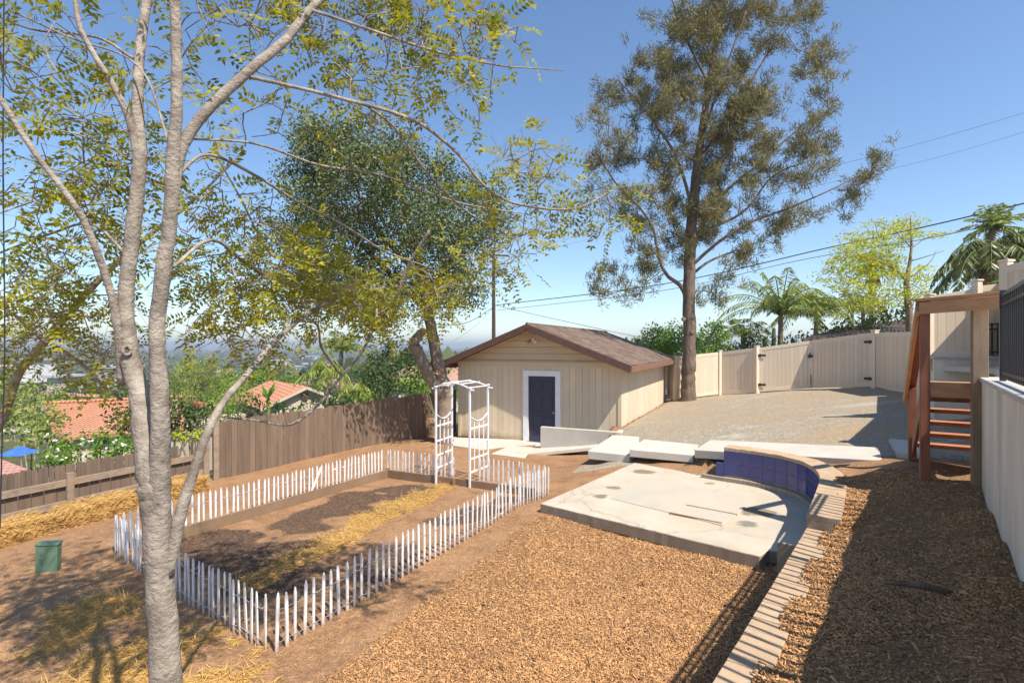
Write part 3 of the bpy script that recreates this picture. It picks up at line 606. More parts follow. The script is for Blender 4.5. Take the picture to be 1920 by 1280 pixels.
# ------------------------------------------------------------------ wooden stairs
ST = thing('wooden_stairs', 'wooden stairs with red stained posts and raw timber handrail, leading down from the patio', 'stairs', (5.6, 7, -1.66))
LP = np.array((5.28,6.55)); RP = np.array((5.66,6.20)); NB = LP+D2*1.52
def post(q, s, z0, z1, m, ax=D2): return MB().obox(q, ax, s, s, z0, z1).build('post', M[m], ST, bevel=.006)
post(LP, .10, -1.75, .52, 'wood_red'); post(RP, .145, -1.75, .58, 'wood_grey'); post(NB, .10, -1.72, -.62, 'wood_red')
LZ = -.45; ld = MB(); a = LP+D2*.02; c1 = a+E2*.03; c2 = a+E2*1.0; c3 = c2+D2*.40; c4 = c1+D2*.40
for i in range(3):
    q1 = c1+D2*(.14*i); q2 = c2+D2*(.14*i); ld.hexa([(*q1, LZ-.04), (*q2, LZ-.04), (*(q2+D2*.132), LZ-.04), (*(q1+D2*.132), LZ-.04), (*q1, LZ), (*q2, LZ), (*(q2+D2*.132), LZ), (*(q1+D2*.132), LZ)])
ld.build('landing', M['wood_tan'], ST, bevel=.004)
mb = MB(); mb.bar((*(c1-D2*.04), LZ-.085), (*(c2-D2*.04), LZ-.085), .04, .19); mb.build('rim_joist', M['wood_tan'], ST, bevel=.004)
mb = MB(); mb.bar((*(c1+D2*.40), LZ-.16), (*(c2+D2*.40), LZ-.16), .04, .22); mb.build('header', M['wood_red'], ST, bevel=.004)
for k in range(1, 6):
    z = LZ-.2*k; q1 = c1+D2*(.40+.25*(k-1)); q2 = q1+E2*.86
    mb = MB()
    for j in range(2):
        o1 = D2*(.13*j); mb.hexa([(*(q1+o1), z-.05), (*(q2+o1), z-.05), (*(q2+o1+D2*.122), z-.05), (*(q1+o1+D2*.122), z-.05), (*(q1+o1), z), (*(q2+o1), z), (*(q2+o1+D2*.122), z), (*(q1+o1+D2*.122), z)])
    mb.build('tread', M['wood_tread'], ST, bevel=.004)
for s_ in (-.02, .88):
    q = c1+E2*s_+D2*.36; MB().bar((*q, LZ-.26), (*(q+D2*1.35), LZ-.2*5.6-.12), .04, .24).build('stringer', M['wood_red'], ST, bevel=.004)
RT = .60
hr = MB(); hr.bar((*(LP-E2*.09-D2*.02), RT), (*(RP+E2*.34-D2*.30), RT+.03), .14, .04); hr.build('top_rail', M['wood_tan'], ST, bevel=.005)
hr = MB(); hr.bar((*(LP-E2*.06-D2*.075), RT-.105), (*(RP+E2*.30-D2*.36), RT-.075), .04, .15); hr.build('side_rail', M['wood_tan'], ST, bevel=.005)
hr = MB(); hr.bar((*(LP-E2*.075-D2*.05), RT-.10), (*(NB-E2*.075+D2*.22), -.82), .04, .15); hr.build('sloping_rail', M['wood_tan'], ST, bevel=.005)
hr = MB(); hr.bar((*(LP-E2*.02-D2*.06), RT-.01), (*(NB-E2*.02+D2*.22), -.73), .14, .04); hr.build('handrail', M['wood_red'], ST, bevel=.005)

# ------------------------------------------------------------------ shed
SH = thing('shed', 'tan wooden shed with brown shingle roof, navy door and white door frame', 'shed', (*CORNER, -2.95))
DC = np.array((.94,15.8)); def_s = lambda s, a=0: DC+B2*s+A2*a
SL, SR = -3.01, 2.446; SM = -.28; DEP = 8.2; ZE = -.80; ZR = .55; FLR = -2.95; TRIM = -.46
OVF = .58; OVS = .40
slope = (ZR-TRIM)/(SM-SL)
def zroof(s): return ZR-(s-SM)*((ZR-(-.50))/(SR-SM)) if s > SM else ZR-(SM-s)*((ZR-(-.50))/(SM-SL))
WTOP = -.50
mb = MB(); q = [def_s(SL), def_s(SR), def_s(SR, DEP), def_s(SL, DEP)]
def wallq(name, a, b, z0, z1, m): return MB().add([(*a, z0), (*b, z0), (*b, z1), (*a, z1)], [(0,1,2,3)]).build(name, m, SH)
# front wall with a door opening
dl, drr = -.47, .43; DT = -.89
fwm = MB()
for (s0, s1, z0, z1) in ((SL, dl-.0, FLR, TRIM), (drr, SR, FLR, TRIM), (dl, drr, DT, TRIM)):
    a = def_s(s0); b = def_s(s1); fwm.hexa([(*a, z0), (*b, z0), (*(b+A2*.1), z0), (*(a+A2*.1), z0), (*a, z1), (*b, z1), (*(b+A2*.1), z1), (*(a+A2*.1), z1)])
fwm.build('front_wall', SIDE_F, SH)
gb = MB(); gp = [def_s(SL, .02), def_s(SR, .02), def_s(SM, .02)]; 
gb.add([(*gp[0], TRIM+.001), (*gp[1], TRIM+.001), (*gp[2], ZR+.06)], [(0,1,2)]); gb.build('gable', SIDE_G, SH)
MB().bar((*def_s(SL-.01, -.012), TRIM-.07), (*def_s(SR+.01, -.012), TRIM-.07), .025, .15).build('frieze_board', mat('trim_tan', (.58,.47,.33)), SH)
sw = MB()
for (c0, c1_) in ((def_s(SR, .1), def_s(SR, DEP)), (def_s(SL, DEP), def_s(SL, .1)), (def_s(SR-.1, DEP), def_s(SL, DEP))):
    d = (c1_-c0)/np.linalg.norm(c1_-c0); n_ = np.array((-d[1], d[0])); sw.hexa([(*c0, FLR), (*c1_, FLR), (*(c1_+n_*.1), FLR), (*(c0+n_*.1), FLR), (*c0, WTOP-.02), (*c1_, WTOP-.02), (*(c1_+n_*.1), WTOP-.02), (*(c0+n_*.1), WTOP-.02)])
sw.build('side_wall', SIDE_R, SH)
for s_ in (SL+.04, SR-.04):
    MB().obox(def_s(s_, -.012), B2, .10, .026, FLR, TRIM-.15).build('corner_board', mat('corner_tan', (.60,.49,.35)), SH)
# roof planes
ax_r = (A2[0], A2[1], 0)
ROOF = shingle('roof_shingles', (.20,.145,.115), (.13,.092,.072), (.05,.036,.03), ax_r, (B2[0]*1.12, B2[1]*1.12, 0))
sl_r = (ZR+.5)/(SR-SM)
def roofpt(s, a_, dz=0):
    z = ZR+.16-(abs(s-SM))*((ZR+.5)/((SR-SM) if s > SM else (SM-SL))); return (*def_s(s, a_), z+dz)
rf = MB(); th = .05; RB = DEP+.35
for s1, s2 in ((SM, SR+OVS), (SL-OVS, SM)):
    P_ = [roofpt(s1, -OVF), roofpt(s2, -OVF), roofpt(s2, RB), roofpt(s1, RB)]; rf.hexa([(x, y, z-th) for x, y, z in P_]+P_)
rf.build('roof', ROOF, SH)
for s1, s2 in ((SM, SR+OVS), (SL-OVS, SM)):
    for a_ in (-OVF-.02, RB+.02):
        A_ = np.array(roofpt(s1, a_, -.115)); B_ = np.array(roofpt(s2, a_, -.115)); MB().bar(A_, B_, .035, .19).build('barge_board', M['brown'], SH, bevel=.003)
for s_ in (SR+OVS+.018, SL-OVS-.018):
    MB().bar(roofpt(s_, -OVF-.03, -.11), roofpt(s_, RB+.03, -.11), .035, .16).build('fascia', M['brown_lit'], SH, bevel=.003)
sf = MB()
for s1, s2 in ((SM, SR+OVS-.01), (SL-OVS+.01, SM)):
    P_ = [roofpt(s1, -OVF+.01, -.06), roofpt(s2, -OVF+.01, -.06), roofpt(s2, RB, -.06), roofpt(s1, RB, -.06)]; sf.add(P_, [(0,1,2,3)])
sf.build('soffit', mat('soffit_tan', (.45,.36,.26)), SH)
MB().tube([roofpt(SM, -OVF, .0), roofpt(SM, RB, .0)], .045, 6).build('ridge_cap', ROOF, SH)
# door
dr_ = MB(); dr_.hexa([(*def_s(dl, .05), FLR+.02), (*def_s(drr, .05), FLR+.02), (*def_s(drr, .09), FLR+.02), (*def_s(dl, .09), FLR+.02), (*def_s(dl, .05), DT), (*def_s(drr, .05), DT), (*def_s(drr, .09), DT), (*def_s(dl, .09), DT)])
dro = dr_.build('door', M['navy'], SH)
for (x0, x1) in ((.13,.41),(.49,.77)):
    for (z0, z1) in ((.25,.80),(.92,1.45),(1.57,1.86)):
        s0 = dl+x0; s1 = dl+x1; m_ = MB()
        for (p0, p1) in (((s0, z0), (s1, z0)), ((s0, z1), (s1, z1)), ((s0, z0), (s0, z1)), ((s1, z0), (s1, z1))):
            m_.bar((*def_s(p0[0], .048), FLR+p0[1]), (*def_s(p1[0], .048), FLR+p1[1]), .022, .022, up=(A2[0], A2[1], 0))
        m_.build('door_panel', M['navy'], dro, bevel=.003)
MB().tube([(*def_s(drr-.07, .05), FLR+.95), (*def_s(drr-.07, .0), FLR+.95), (*def_s(drr-.07, -.01), FLR+.95)], [.012, .03, .02], 10).build('knob', M['steel'], dro)
fr = thing  # frame boards
for (s0, s1, z0, z1) in ((dl-.17, dl, FLR, DT+.17), (drr, drr+.17, FLR, DT+.17), (dl, drr, DT, DT+.17)):
    m_ = MB(); m_.hexa([(*def_s(s0, -.035), z0), (*def_s(s1, -.035), z0), (*def_s(s1, .09), z0), (*def_s(s0, .09), z0), (*def_s(s0, -.035), z1), (*def_s(s1, -.035), z1), (*def_s(s1, .09), z1), (*def_s(s0, .09), z1)])
    m_.build('door_frame', M['white'], SH, bevel=.003)
MB().obox(def_s(-.02, -.03), B2, 1.0, .14, FLR-.02, FLR+.03).build('threshold', M['steel'], SH)
# floodlight under the ridge
fl = MB(); c = def_s(SM, -.04); fl.tube([(*c, .22), (*(c-A2*.03), .22)], .06, 12)
flo = fl.build('floodlight', M['offwhite'], SH)
for k_ in (-1, 1):
    c2_ = c-A2*.06+B2*.06*k_; MB().tube([(*c2_, .22), (*(c2_-A2*.05+B2*.03*k_), .19), (*(c2_-A2*.10+B2*.06*k_), .16)], [.02, .045, .055], 12).build('lamp', M['steel'], flo)
# conduit & downspout at the rear right corner
MB().tube([(*def_s(SR+.06, DEP-.5), WTOP-.1), (*def_s(SR+.06, DEP-.5), -2.0)], .022, 8).build('conduit', M['farwall'], SH)
MB().obox(def_s(SR+.07, DEP-.5), A2, .12, .1, -2.0, -1.75).build('junction_box', M['farwall'], SH, bevel=.01)
MB().tube([(*def_s(SR+.05, DEP-.15), -.75), (*def_s(SR+.05, DEP-.15), -2.1), (*def_s(SR+.3, DEP-.15), -2.2)], .04, 8).build('downspout', M['farwall'], SH)

# ------------------------------------------------------------------ vinyl fence and gates
def vin(ax2): return striped('vinyl', (.70,.575,.435), (.67,.545,.41), (ax2[0], ax2[1], 0), .15, .008, (.52,.43,.33))
M['vinyl'] = mat('vinyl_frame', (.72,.60,.46), (.69,.57,.43), 2, .5, 0)
V_MATS = {}
def vinyl_panel(a, b, za, zb, ha, hb, parent, name='panel', gap=.06):
    """a,b plan ends; za,zb ground; ha,hb heights (slopes allowed)"""
    a = np.array(a, float); b = np.array(b, float); d = (b-a)/np.linalg.norm(b-a); key = (round(d[0], 2), round(d[1], 2))
    if key not in V_MATS: V_MATS[key] = vin(d)
    n_ = np.array((-d[1], d[0]))*.02; q = lambda p_, s_: p_+n_*s_
    mb = MB(); lo = (za+gap+.1, zb+gap+.1); hi = (za+ha-.1, zb+hb-.1)
    mb.hexa([(*q(a, -.8), lo[0]), (*q(b, -.8), lo[1]), (*q(b, .8), lo[1]), (*q(a, .8), lo[0]), (*q(a, -.8), hi[0]), (*q(b, -.8), hi[1]), (*q(b, .8), hi[1]), (*q(a, .8), hi[0])])
    mb.build(name, V_MATS[key], parent)
    for z0, z1 in ((za+gap+.05, zb+gap+.05), (za+ha-.06, zb+hb-.06)):
        MB().bar((*a, z0), (*b, z1), .05, .13).build('rail', M['vinyl'], parent, bevel=.004)
def vpost(q, z0, h, parent, s_=.13):
    p_ = MB().obox(q, (1, .2), s_, s_, z0-.3, z0+h).build('post', M['vinyl'], parent, bevel=.004)
    MB().obox(q, (1, .2), s_+.035, s_+.035, z0+h+.001, z0+h+.035).build('post_cap', M['vinyl'], p_, bevel=.008)
v0 = (6.84,21.45); v1 = (8.87,21.85); v2 = (10.0,20.9); v3 = (11.66,20.0); v4 = (12.69,17.9); v5 = (11.75,14.75)
zf = lambda q: hz(*q)
FH = 1.83
t = thing('vinyl_fence', 'sunlit tan vinyl fence panel behind the big pine trunk', 'fence', (*v0, zf(v0))); vinyl_panel(v0, v1, zf(v0), zf(v1), FH, FH, t); vinyl_panel((6.72,22.25), v0, zf(v0), zf(v0), FH, FH, t); vpost(v0, zf(v0), FH+.03, t); vpost(v1, zf(v1), FH+.05, t)
t = thing('vinyl_fence', 'tan vinyl fence panel between the sunlit panel and the double gate', 'fence', (*v1, zf(v1))); vinyl_panel(np.array(v1)+(.08,-.04), v2, zf(v1), zf(v2), FH, FH+.02, t); vpost(v2, zf(v2), FH+.08, t, .15)
def gate(a, b, label, latch_at, hinge_at, ha, hb):
    a = np.array(a); b = np.array(b); t = thing('vinyl_gate', label, 'gate', (*((a+b)/2), zf((a+b)/2)), 'leaves of the double vinyl gate'); za, zb = zf(a), zf(b)
    vinyl_panel(a, b, za, zb, ha, hb, t, gap=.07); d = (b-a)/np.linalg.norm(b-a); n_ = np.array((d[1], -d[0])); n_ = n_ if n_[1] < 0 else -n_
    for e, z, h in ((a, za, ha), (b, zb, hb)): MB().obox(e, d, .07, .055, z+.06, z+h-.01).build('stile', M['vinyl'], t, bevel=.004)
    e, z, h, sg_ = ((a, za, ha, -1) if hinge_at == 'a' else (b, zb, hb, 1))
    for f_ in (.32, h-.32):
        m_ = MB(); cc = e+n_*.06; m_.obox(cc-d*sg_*.09, d, .2, .02, z+f_-.03, z+f_+.05); m_.obox(cc+d*sg_*.06, d, .1, .02, z+f_-.04, z+f_+.06); m_.tube([(*(cc), z+f_-.05), (*cc, z+f_+.07)], .018, 8); m_.build('hinge', M['hinge'], t)
    e, z = (a, za) if latch_at == 'a' else (b, zb); m_ = MB(); cc = e+n_*.06; m_.obox(cc, d, .12, .03, z+1.25, z+1.33); m_.tube([(*(cc+n_*.03), z+1.22), (*(cc+n_*.03), z+1.42)], .012, 6); m_.build('latch', M['hinge'], t)
    if latch_at == 'a': 
        m_ = MB(); m_.tube([(*cc, z+.03), (*cc, z+.55)], .012, 6); m_.build('drop_rod', M['hinge'], t)
v2b = np.array(v2)+(.12,-.06); v3a = np.array(v3)-(.03,-.02); v3b = np.array(v3)+(.03,-.05); v4a = np.array(v4)-(.06,-.12)
gate(v2b, v3a, 'left leaf of the double tan vinyl gate, nearest the pine tree', 'b', 'a', FH, FH+.06)
gate(v3b, v4a, 'right leaf of the double tan vinyl gate, nearest the stairs', 'a', 'b', FH+.06, FH+.10)
t = thing('vinyl_fence', 'tan vinyl fence panel right of the double gate, behind the wooden handrail', 'fence', (*v4, zf(v4))); vpost(v4, zf(v4), FH+.16, t, .17); vinyl_panel(np.array(v4)+(-.02,-.1), v5, zf(v4), -1.50, FH+.08, FH+.12, t)
t = thing('vinyl_fence', 'tall tan vinyl fence on the block wall beyond the stairs', 'fence', (9.2,10.8,-.2))
vinyl_panel((8.98,10.95), (9.62,10.66), -.19, -.19, 1.28, 1.40, t, gap=.0); vpost((9.66,10.64), -.19, 1.56, t, .13); vinyl_panel((9.72,10.72), (10.75,10.34), -.19, -.19, 1.46, 1.56, t, gap=.0); vpost((8.95,10.97), -.19, 1.30, t, .12)
vpost((10.35,10.2), -.19, 1.62, t, .13)
t = thing('vinyl_fence', 'tall vinyl screen added along the patio edge to shade the gravel, seen edge-on beside the far black fence', 'fence', (9.5,10,-.4))
SCR = [(7.75,6.9),(8.35,8.65),(11.4,12.0)]  # plan of the screen, added to cast the shadow across the gravel
for q0, q1 in zip(SCR[:-1], SCR[1:]): vinyl_panel(q0, q1, WT-.02, WT-.02, 1.75, 1.75, t, gap=0)
for q0 in SCR: vpost(q0, WT-.02, 1.82, t)
wseg2 = MB(); 
for q0, q1 in zip(SCR[:-1], SCR[1:]): wseg(wseg2, q0, q1, .22, -2.3, WT-.025)
tag(wseg2.build('wall', M['stucco'], org=(8.35,8.65,-2)), 'white stucco wall under the added vinyl shade screen at the patio edge', 'wall')

# ------------------------------------------------------------------ wooden fences
def board_fence(a, b, label, hA, hB, back=True, posts=(), rails=False, mname='wood_old', bw=.145, pk=.0, zoff=0, gapp=.006, railz=()):
    a = np.array(a, float); b = np.array(b, float); L_ = np.linalg.norm(b-a); d = (b-a)/L_; n_ = np.array((d[1], -d[0]))   # towards the yard
    t = thing('wooden_fence', label, 'fence', (*a, hz(*a))); mb = MB(); k = int(L_/bw)
    zA = hz(*(a+n_*.5))+zoff; zB = hz(*(b+n_*.5))+zoff
    for i in range(k):
        f0 = (i+.0)/k; c = a+(b-a)*(i+.5)/k; z0 = zA+(zB-zA)*f0; h = hA+(hB-hA)*f0+random.uniform(-.02, .02); th = random.uniform(-.006, .006)
        cc = c+n_*th; ww = bw-gapp; z1 = z0+h; dx = d*ww/2; nn = n_*.009; lean = d*random.uniform(-.008, .008)
        # dog-eared board
        pr = [(-dx, z0-.15), (dx, z0-.15), (dx, z1-.03), (dx*.7, z1), (-dx*.7, z1), (-dx, z1-.03)]
        f = [(*(cc+o+nn), z) for o, z in pr]+[(*(cc+o-nn), z) for o, z in pr]
        f = [(x+(lean[0] if z > z0+.3 else 0), y+(lean[1] if z > z0+.3 else 0), z) for x, y, z in f]
        mb.add(f, [(0,1,2,3,4,5), (11,10,9,8,7,6)]+[(j, j+6, (j+1) % 6+6, (j+1) % 6) for j in range(6)])
    mb.build('boards', M[mname], t)
    for s_, hh, ww in posts:
        c = a+d*s_+n_*.06; z0 = zA+(zB-zA)*s_/L_; MB().obox(c, d, ww, .09, z0-.2, z0+hh).build('post', M['wood_rail'], t, bevel=.005)
    for h0, h1 in railz:
        MB().bar((*(a+n_*.045), zA+h0), (*(b+n_*.045), zB+h1), .045, .125).build('rail', M['wood_rail'], t, bevel=.004)
    return t
FA = (-7.05,12.05); FB = (-1.98,18.1)
board_fence(FA, FB, 'tall weathered brown board fence behind the picket garden', 1.36, 1.52, posts=((.05,1.42,.12),), bw=.14)
fA = (-9.9,6.9); fB = (-7.12,11.95)
board_fence(fA, fB, 'low weathered fence with flat rails and gaps between its boards, behind the straw bales', .62, .68, posts=((3.16,.78,.11),(5.7,.9,.13),(.4,.8,.11)), bw=.17, gapp=.012, railz=((.58,.62),(.18,.24)))
board_fence((-9.4,9.3), (-7.9,12.1), 'dark grey uneven picket fence of the neighbour, just beyond the low fence', .78, .80, mname='wood_old', bw=.085)

# ------------------------------------------------------------------ garden bed and picket fence
bd = thing('garden_bed', 'raised bed edging of brown boards inside the white picket fence', 'garden bed', (-2.9,11.5,-2.9))
cA = np.array((-5.3,7.45)); cC = np.array((-2.78,11.45)); cB = np.array((.45,9.78)); cD = np.array((-1.95,5.35))
for p0, p1 in ((cA, cC), (cC, cB)):
    MB().bar((*p0, hz(*p0)+.07), (*p1, hz(*p1)+.07), .045, .20).build('board', M['wood_bed'], bd, bevel=.004)
for q in (cC, (cC+cB)/2+np.array((-.03,-.05))): MB().obox(q, (1,0), .06, .06, -3.0, -2.70).build('stake', M['wood_bed'], bd)
def picket_mesh():
    mb = MB(); w_, t_ = .030, .013; pr = [(-w_/2, -.06), (w_/2, -.06), (w_/2, .50), (.004, .56), (-.004, .56), (-w_/2, .50)]
    mb.add([(x, -t_/2, z) for x, z in pr]+[(x, t_/2, z) for x, z in pr], [(0,1,2,3,4,5), (11,10,9,8,7,6)]+[(j, j+6, (j+1) % 6+6, (j+1) % 6) for j in range(6)])
    me = bpy.data.meshes.new('picket'); me.from_pydata(mb.v, [], mb.f); me.materials.append(M['picket']); me.update(); return me
PK = picket_mesh()
def picket_run(a, b, n, label, curve=0.0, hs=1.0):
    a = np.array(a, float); b = np.array(b, float); d = (b-a)/np.linalg.norm(b-a); nn = np.array((-d[1], d[0])); ang = math.atan2(d[1], d[0])
    t = thing('picket_fence', label, 'picket fence', (*a, hz(*a)), 'white wire-bound picket fence around the garden bed'); top = []; bot = []
    for i in range(n):
        f = (i+.5+random.uniform(-.07, .07))/n; q = a+(b-a)*f+nn*(math.sin(math.pi*f)*curve+random.uniform(-.012, .012)); z = hz(*q)
        o = bpy.data.objects.new('picket', PK); COL.objects.link(o); o.parent = t; o.location = np.array((*q, z))-ORG[t]
        s_ = hs*random.uniform(.97, 1.04); o.scale = (random.uniform(.85, 1.15), 1, s_); o.rotation_euler = (random.gauss(0, .016), random.gauss(0, .013), ang+random.gauss(0, .07))
        sid = nn*.012*(1 if i % 2 else -1); top.append((q[0]+sid[0], q[1]+sid[1], z+.40*s_)); bot.append((q[0]+sid[0], q[1]+sid[1], z+.09*s_))
        if i < n-1:
            q2 = a+(b-a)*(i+1)/n+nn*math.sin(math.pi*(i+1)/n)*curve
            top.append((*q2, z+.40-.012*random.random())); bot.append((*q2, z+.09-.015*random.random()))
    for w__ in (top, bot): MB().tube(w__, .0035, 5).build('wire', M['wire'], t)
    return t
KA = (-2.33,4.95); KB = (.72,9.95); KC = (-2.95,11.72); KD = (-5.66,7.27)
picket_run(KA, KB, 55, 'white picket run along the mulch, from the near corner to the concrete pad', -.05)
picket_run((KA[0]-.06, KA[1]+.06), KD, 37, 'white picket run behind the big tree trunk, on the straw side', .04)
picket_run((KD[0]+.03, KD[1]+.07), KC, 54, 'white picket run along the brown board fence, behind the bed board', .03)
G1 = np.array(KC)+(np.array(KB)-np.array(KC))*.475; G2 = np.array(KC)+(np.array(KB)-np.array(KC))*.605
picket_run((KC[0]+.06, KC[1]-.02), G1, 18, 'short white picket run left of the arbor')
picket_run(G2, (KB[0]-.04, KB[1]+.02), 14, 'short white picket run right of the arbor')
st_ = MB(); q = np.array(KD)+(np.array(KC)-np.array(KD))*.62; st_.bar((*q, -2.95), (q[0]+.16, q[1]+.22, -2.40), .04, .02)
tag(st_.build('loose_picket', M['white'], org=(*q, -2.95)), 'single loose picket leaning askew against the back picket run', 'picket')

# arbor
AR = thing('garden_arbor', 'white metal arched garden arbor with lattice sides over the bed entrance', 'arbor', (-.7,10.9,-2.9))
Lf = PZ(870,893,-2.88); a1 = np.array((-1.10,11.05)); a2 = np.array((-.76,11.62)); a3 = np.array((-.50,10.55)); a4 = np.array((-.12,11.10))
a1 = PZ(870-0,900,-2.89)[:2]*1.0
def arb_side(f_, r_, hgt=2.06):
    f_ = np.array(f_); r_ = np.array(r_); z = -2.90; d = r_-f_
    for q, hh in ((f_, hgt), (r_, hgt+.03)):
        p_ = MB().obox(q, d, .035, .035, z-.1, z+hh).build('post', M['white'], AR); MB().obox(q, d, .07, .07, z+hh+.001, z+hh+.02).build('post_cap', M['white'], p_)
    for h in (.35, .62, .92, 1.24): MB().bar((*(f_), z+h), (*(r_), z+h), .014, .035).build('cross_bar', M['white'], AR)
    for k_ in (1, 2, 3):
        q = f_+d*k_/4; top = 1.42-.09*math.sin(math.pi*k_/4)
        MB().obox(q, d, .022, .012, z+.33, z+top).build('slat', M['white'], AR)
    pts = [(*(f_+d*k_/10), z+1.50-.13*math.sin(math.pi*k_/10)) for k_ in range(11)]; MB().tube(pts, .014, 6).build('curved_bar', M['white'], AR)
AF1 = PZ(823.0, 899, -2.9); 
e1 = np.array((-1.60,10.78)); e2 = np.array((-1.34,11.42)); e3 = np.array((-.86,10.42)); e4 = np.array((-.52,11.02))
arb_side(e1, e2); arb_side(e3, e4)
for (p0, p1) in ((e1, e3), (e2, e4)):
    pts = []
    d = p1-p0
    for k_ in range(15):
        f = -.12+1.24*k_/14; pts.append((*(p0+d*f), -2.90+2.06+.10*math.sin(math.pi*min(max(f, 0), 1))-.03*(f < 0 or f > 1)))
    MB().tube(pts, .017, 6).build('arch', M['white'], AR)
for k_ in range(5):
    f = k_/4; z = -2.9+2.08+.10*math.sin(math.pi*f); q0 = e1+(e3-e1)*f; q1 = e2+(e4-e2)*f; dd_ = (q1-q0)*.08; MB().bar((*(q0-dd_), z), (*(q1+dd_), z), .02, .02).build('top_slat', M['white'], AR)

# green utility box
gx = thing('utility_box', 'small green tilted utility box on the dirt by the straw bales', 'utility box', (*PZ(86,1085,-3.02),))
c = PZ(88,1086,-3.02); mb = MB(); dd_ = np.array((.99,.1)); 
def gpt(a, b, z): q = c[:2]+dd_/np.linalg.norm(dd_)*a+np.array((-.3,.95))*b; return (q[0]-.05*(z+3), q[1]+.12*(z+3.1), z)
mb.hexa([gpt(-.15,0,-3.15), gpt(.11,0,-3.15), gpt(.11,.12,-3.15), gpt(-.15,.12,-3.15), gpt(-.17,-.01,-2.60), gpt(.10,-.01,-2.60), gpt(.10,.11,-2.60), gpt(-.17,.11,-2.60)])
mb.build('cabinet', M['green_box'], gx, bevel=.012)
mb = MB(); mb.hexa([gpt(-.18,-.02,-2.598), gpt(.11,-.02,-2.598), gpt(.11,.12,-2.598), gpt(-.18,.12,-2.598), gpt(-.175,-.015,-2.57), gpt(.105,-.015,-2.57), gpt(.105,.115,-2.57), gpt(-.175,.115,-2.57)]); mb.build('lid', M['green_box'], gx, bevel=.006)

# straw bales
def bale(a, b, label, h=.31, wd=.5):
    a = np.array(a); b = np.array(b); L_ = np.linalg.norm(b-a); d = (b-a)/L_; n_ = np.array((-d[1], d[0])); z = min(hz(*a), hz(*b)); c = (a+b)/2
    V = []; Fq = []; parts = []
    # lumpy body: gridded rounded box
    import itertools
    nu, nv = 26, 20; U, Vv = np.meshgrid(np.linspace(0, 1, nu), np.linspace(0, 2*math.pi, nv, endpoint=False), indexing='ij')
    e = .28; cx = np.sign(np.cos(Vv))*np.abs(np.cos(Vv))**e; cz = np.sign(np.sin(Vv))*np.abs(np.sin(Vv))**e
    end = (1-np.abs(2*U-1)**14); nz = 1+.05*np.sin(U*23+np.cos(Vv)*4)+RNG.normal(size=U.shape)*.03
    X = (U-.5)*L_; Yy = cx*wd/2*end*nz; Z = cz*h/2*end*nz+h/2
    pts = c[None, None, :]+d*X[..., None]+n_*Yy[..., None]; V = np.concatenate([pts, (z+Z)[..., None]], -1).reshape(-1, 3)
    i = np.arange(nu*nv).reshape(nu, nv); Fq = np.stack([i[:-1], np.roll(i, -1, 1)[:-1], np.roll(i, -1, 1)[1:], i[1:]], -1).reshape(-1, 4)
    k = 6500; j = RNG.integers(0, len(V), k); C = V[j]+RNG.normal(size=(k, 3))*.013; D = rnd_dirs(k)*.8+np.array((*d, 0))*RNG.choice([-1, 1], k)[:, None]; D /= np.linalg.norm(D, axis=1)[:, None]
    o = obj_np('straw_bale', *join_np([(V, Fq), cards(C, D, RNG.uniform(.05, .15, k), .010)]), M['straw'], org=(*c, z)); 
    tag(o, label, 'straw bale', 'straw bales along the low fence')
def along(s_, off): dF = (np.array(fB)-np.array(fA))/np.linalg.norm(np.array(fB)-np.array(fA)); return np.array(fA)+dF*s_+np.array((dF[1], -dF[0]))*off
bale(along(.1,1.0), along(1.2,1.1), 'straw bale at the left picture edge, darkest in tree shade')
bale(along(1.25,1.1), along(2.6,.95), 'long straw bale behind the green utility box')
bale(along(2.65,.95), along(3.95,.8), 'straw bale just left of the big tree trunk')
bale(along(4.3,.75), along(5.3,.6), 'straw bale against the end post of the low fence, right of the trunk')

# ------------------------------------------------------------------ ground cover: chips, straw
def scatter(maskf, xr, yr, n, thr=.5):
    x = RNG.uniform(*xr, n); y = RNG.uniform(*yr, n); m = maskf(x, y) > RNG.uniform(thr*.6, thr*1.4, n); return x[m], y[m]
def chips():
    xs = []; ys = []
    for (xr, yr, n) in (((-2.6,3.4),(3.4,6),60000), ((-2.6,4.5),(6,9.6),44000), ((.2,5.5),(1.2,7.5),56000)):
        x, y = scatter(mulchmask, xr, yr, n); k = np.abs(x/y) < 1.15; xs.append(x[k]); ys.append(y[k])
    x = np.concatenate(xs); y = np.concatenate(ys); n = len(x); z = H(x, y)
    C = np.stack([x, y, z+RNG.uniform(-.002, .012, n)], 1); D = rnd_dirs(n)*np.array((1, 1, .3)); D /= np.linalg.norm(D, axis=1)[:, None]
    big = RNG.random(n) < .06; Ln = RNG.gamma(1.4, .009, n)+.007+big*RNG.uniform(.02, .07, n); Wd = RNG.uniform(.003, .009, n)*(1+big*.8); Nn = rnd_dirs(n, 1.6)
    S = np.cross(D, Nn); S /= np.linalg.norm(S, axis=1)[:, None]; U = np.cross(S, D)
    hl = D*Ln[:, None]/2; hw = S*Wd[:, None]/2; hh = U*.004
    V = np.stack([C-hl-hw*.6-hh, C+hl-hw-hh, C+hl*.9+hw-hh, C-hl+hw*.8-hh, C-hl-hw*.6+hh, C+hl-hw+hh, C+hl*.9+hw+hh, C-hl+hw*.8+hh], 1).reshape(-1, 3)
    f = np.array([(4,5,6,7),(0,1,5,4),(1,2,6,5),(2,3,7,6),(3,0,4,7)]); Fq = ((np.arange(n)*8)[:, None, None]+f[None]).reshape(-1, 4)
    tag(obj_np('mulch_chips', V, Fq, M['chip']), 'shredded bark mulch chips strewn over the brown ground', 'mulch', kind='stuff')
chips()
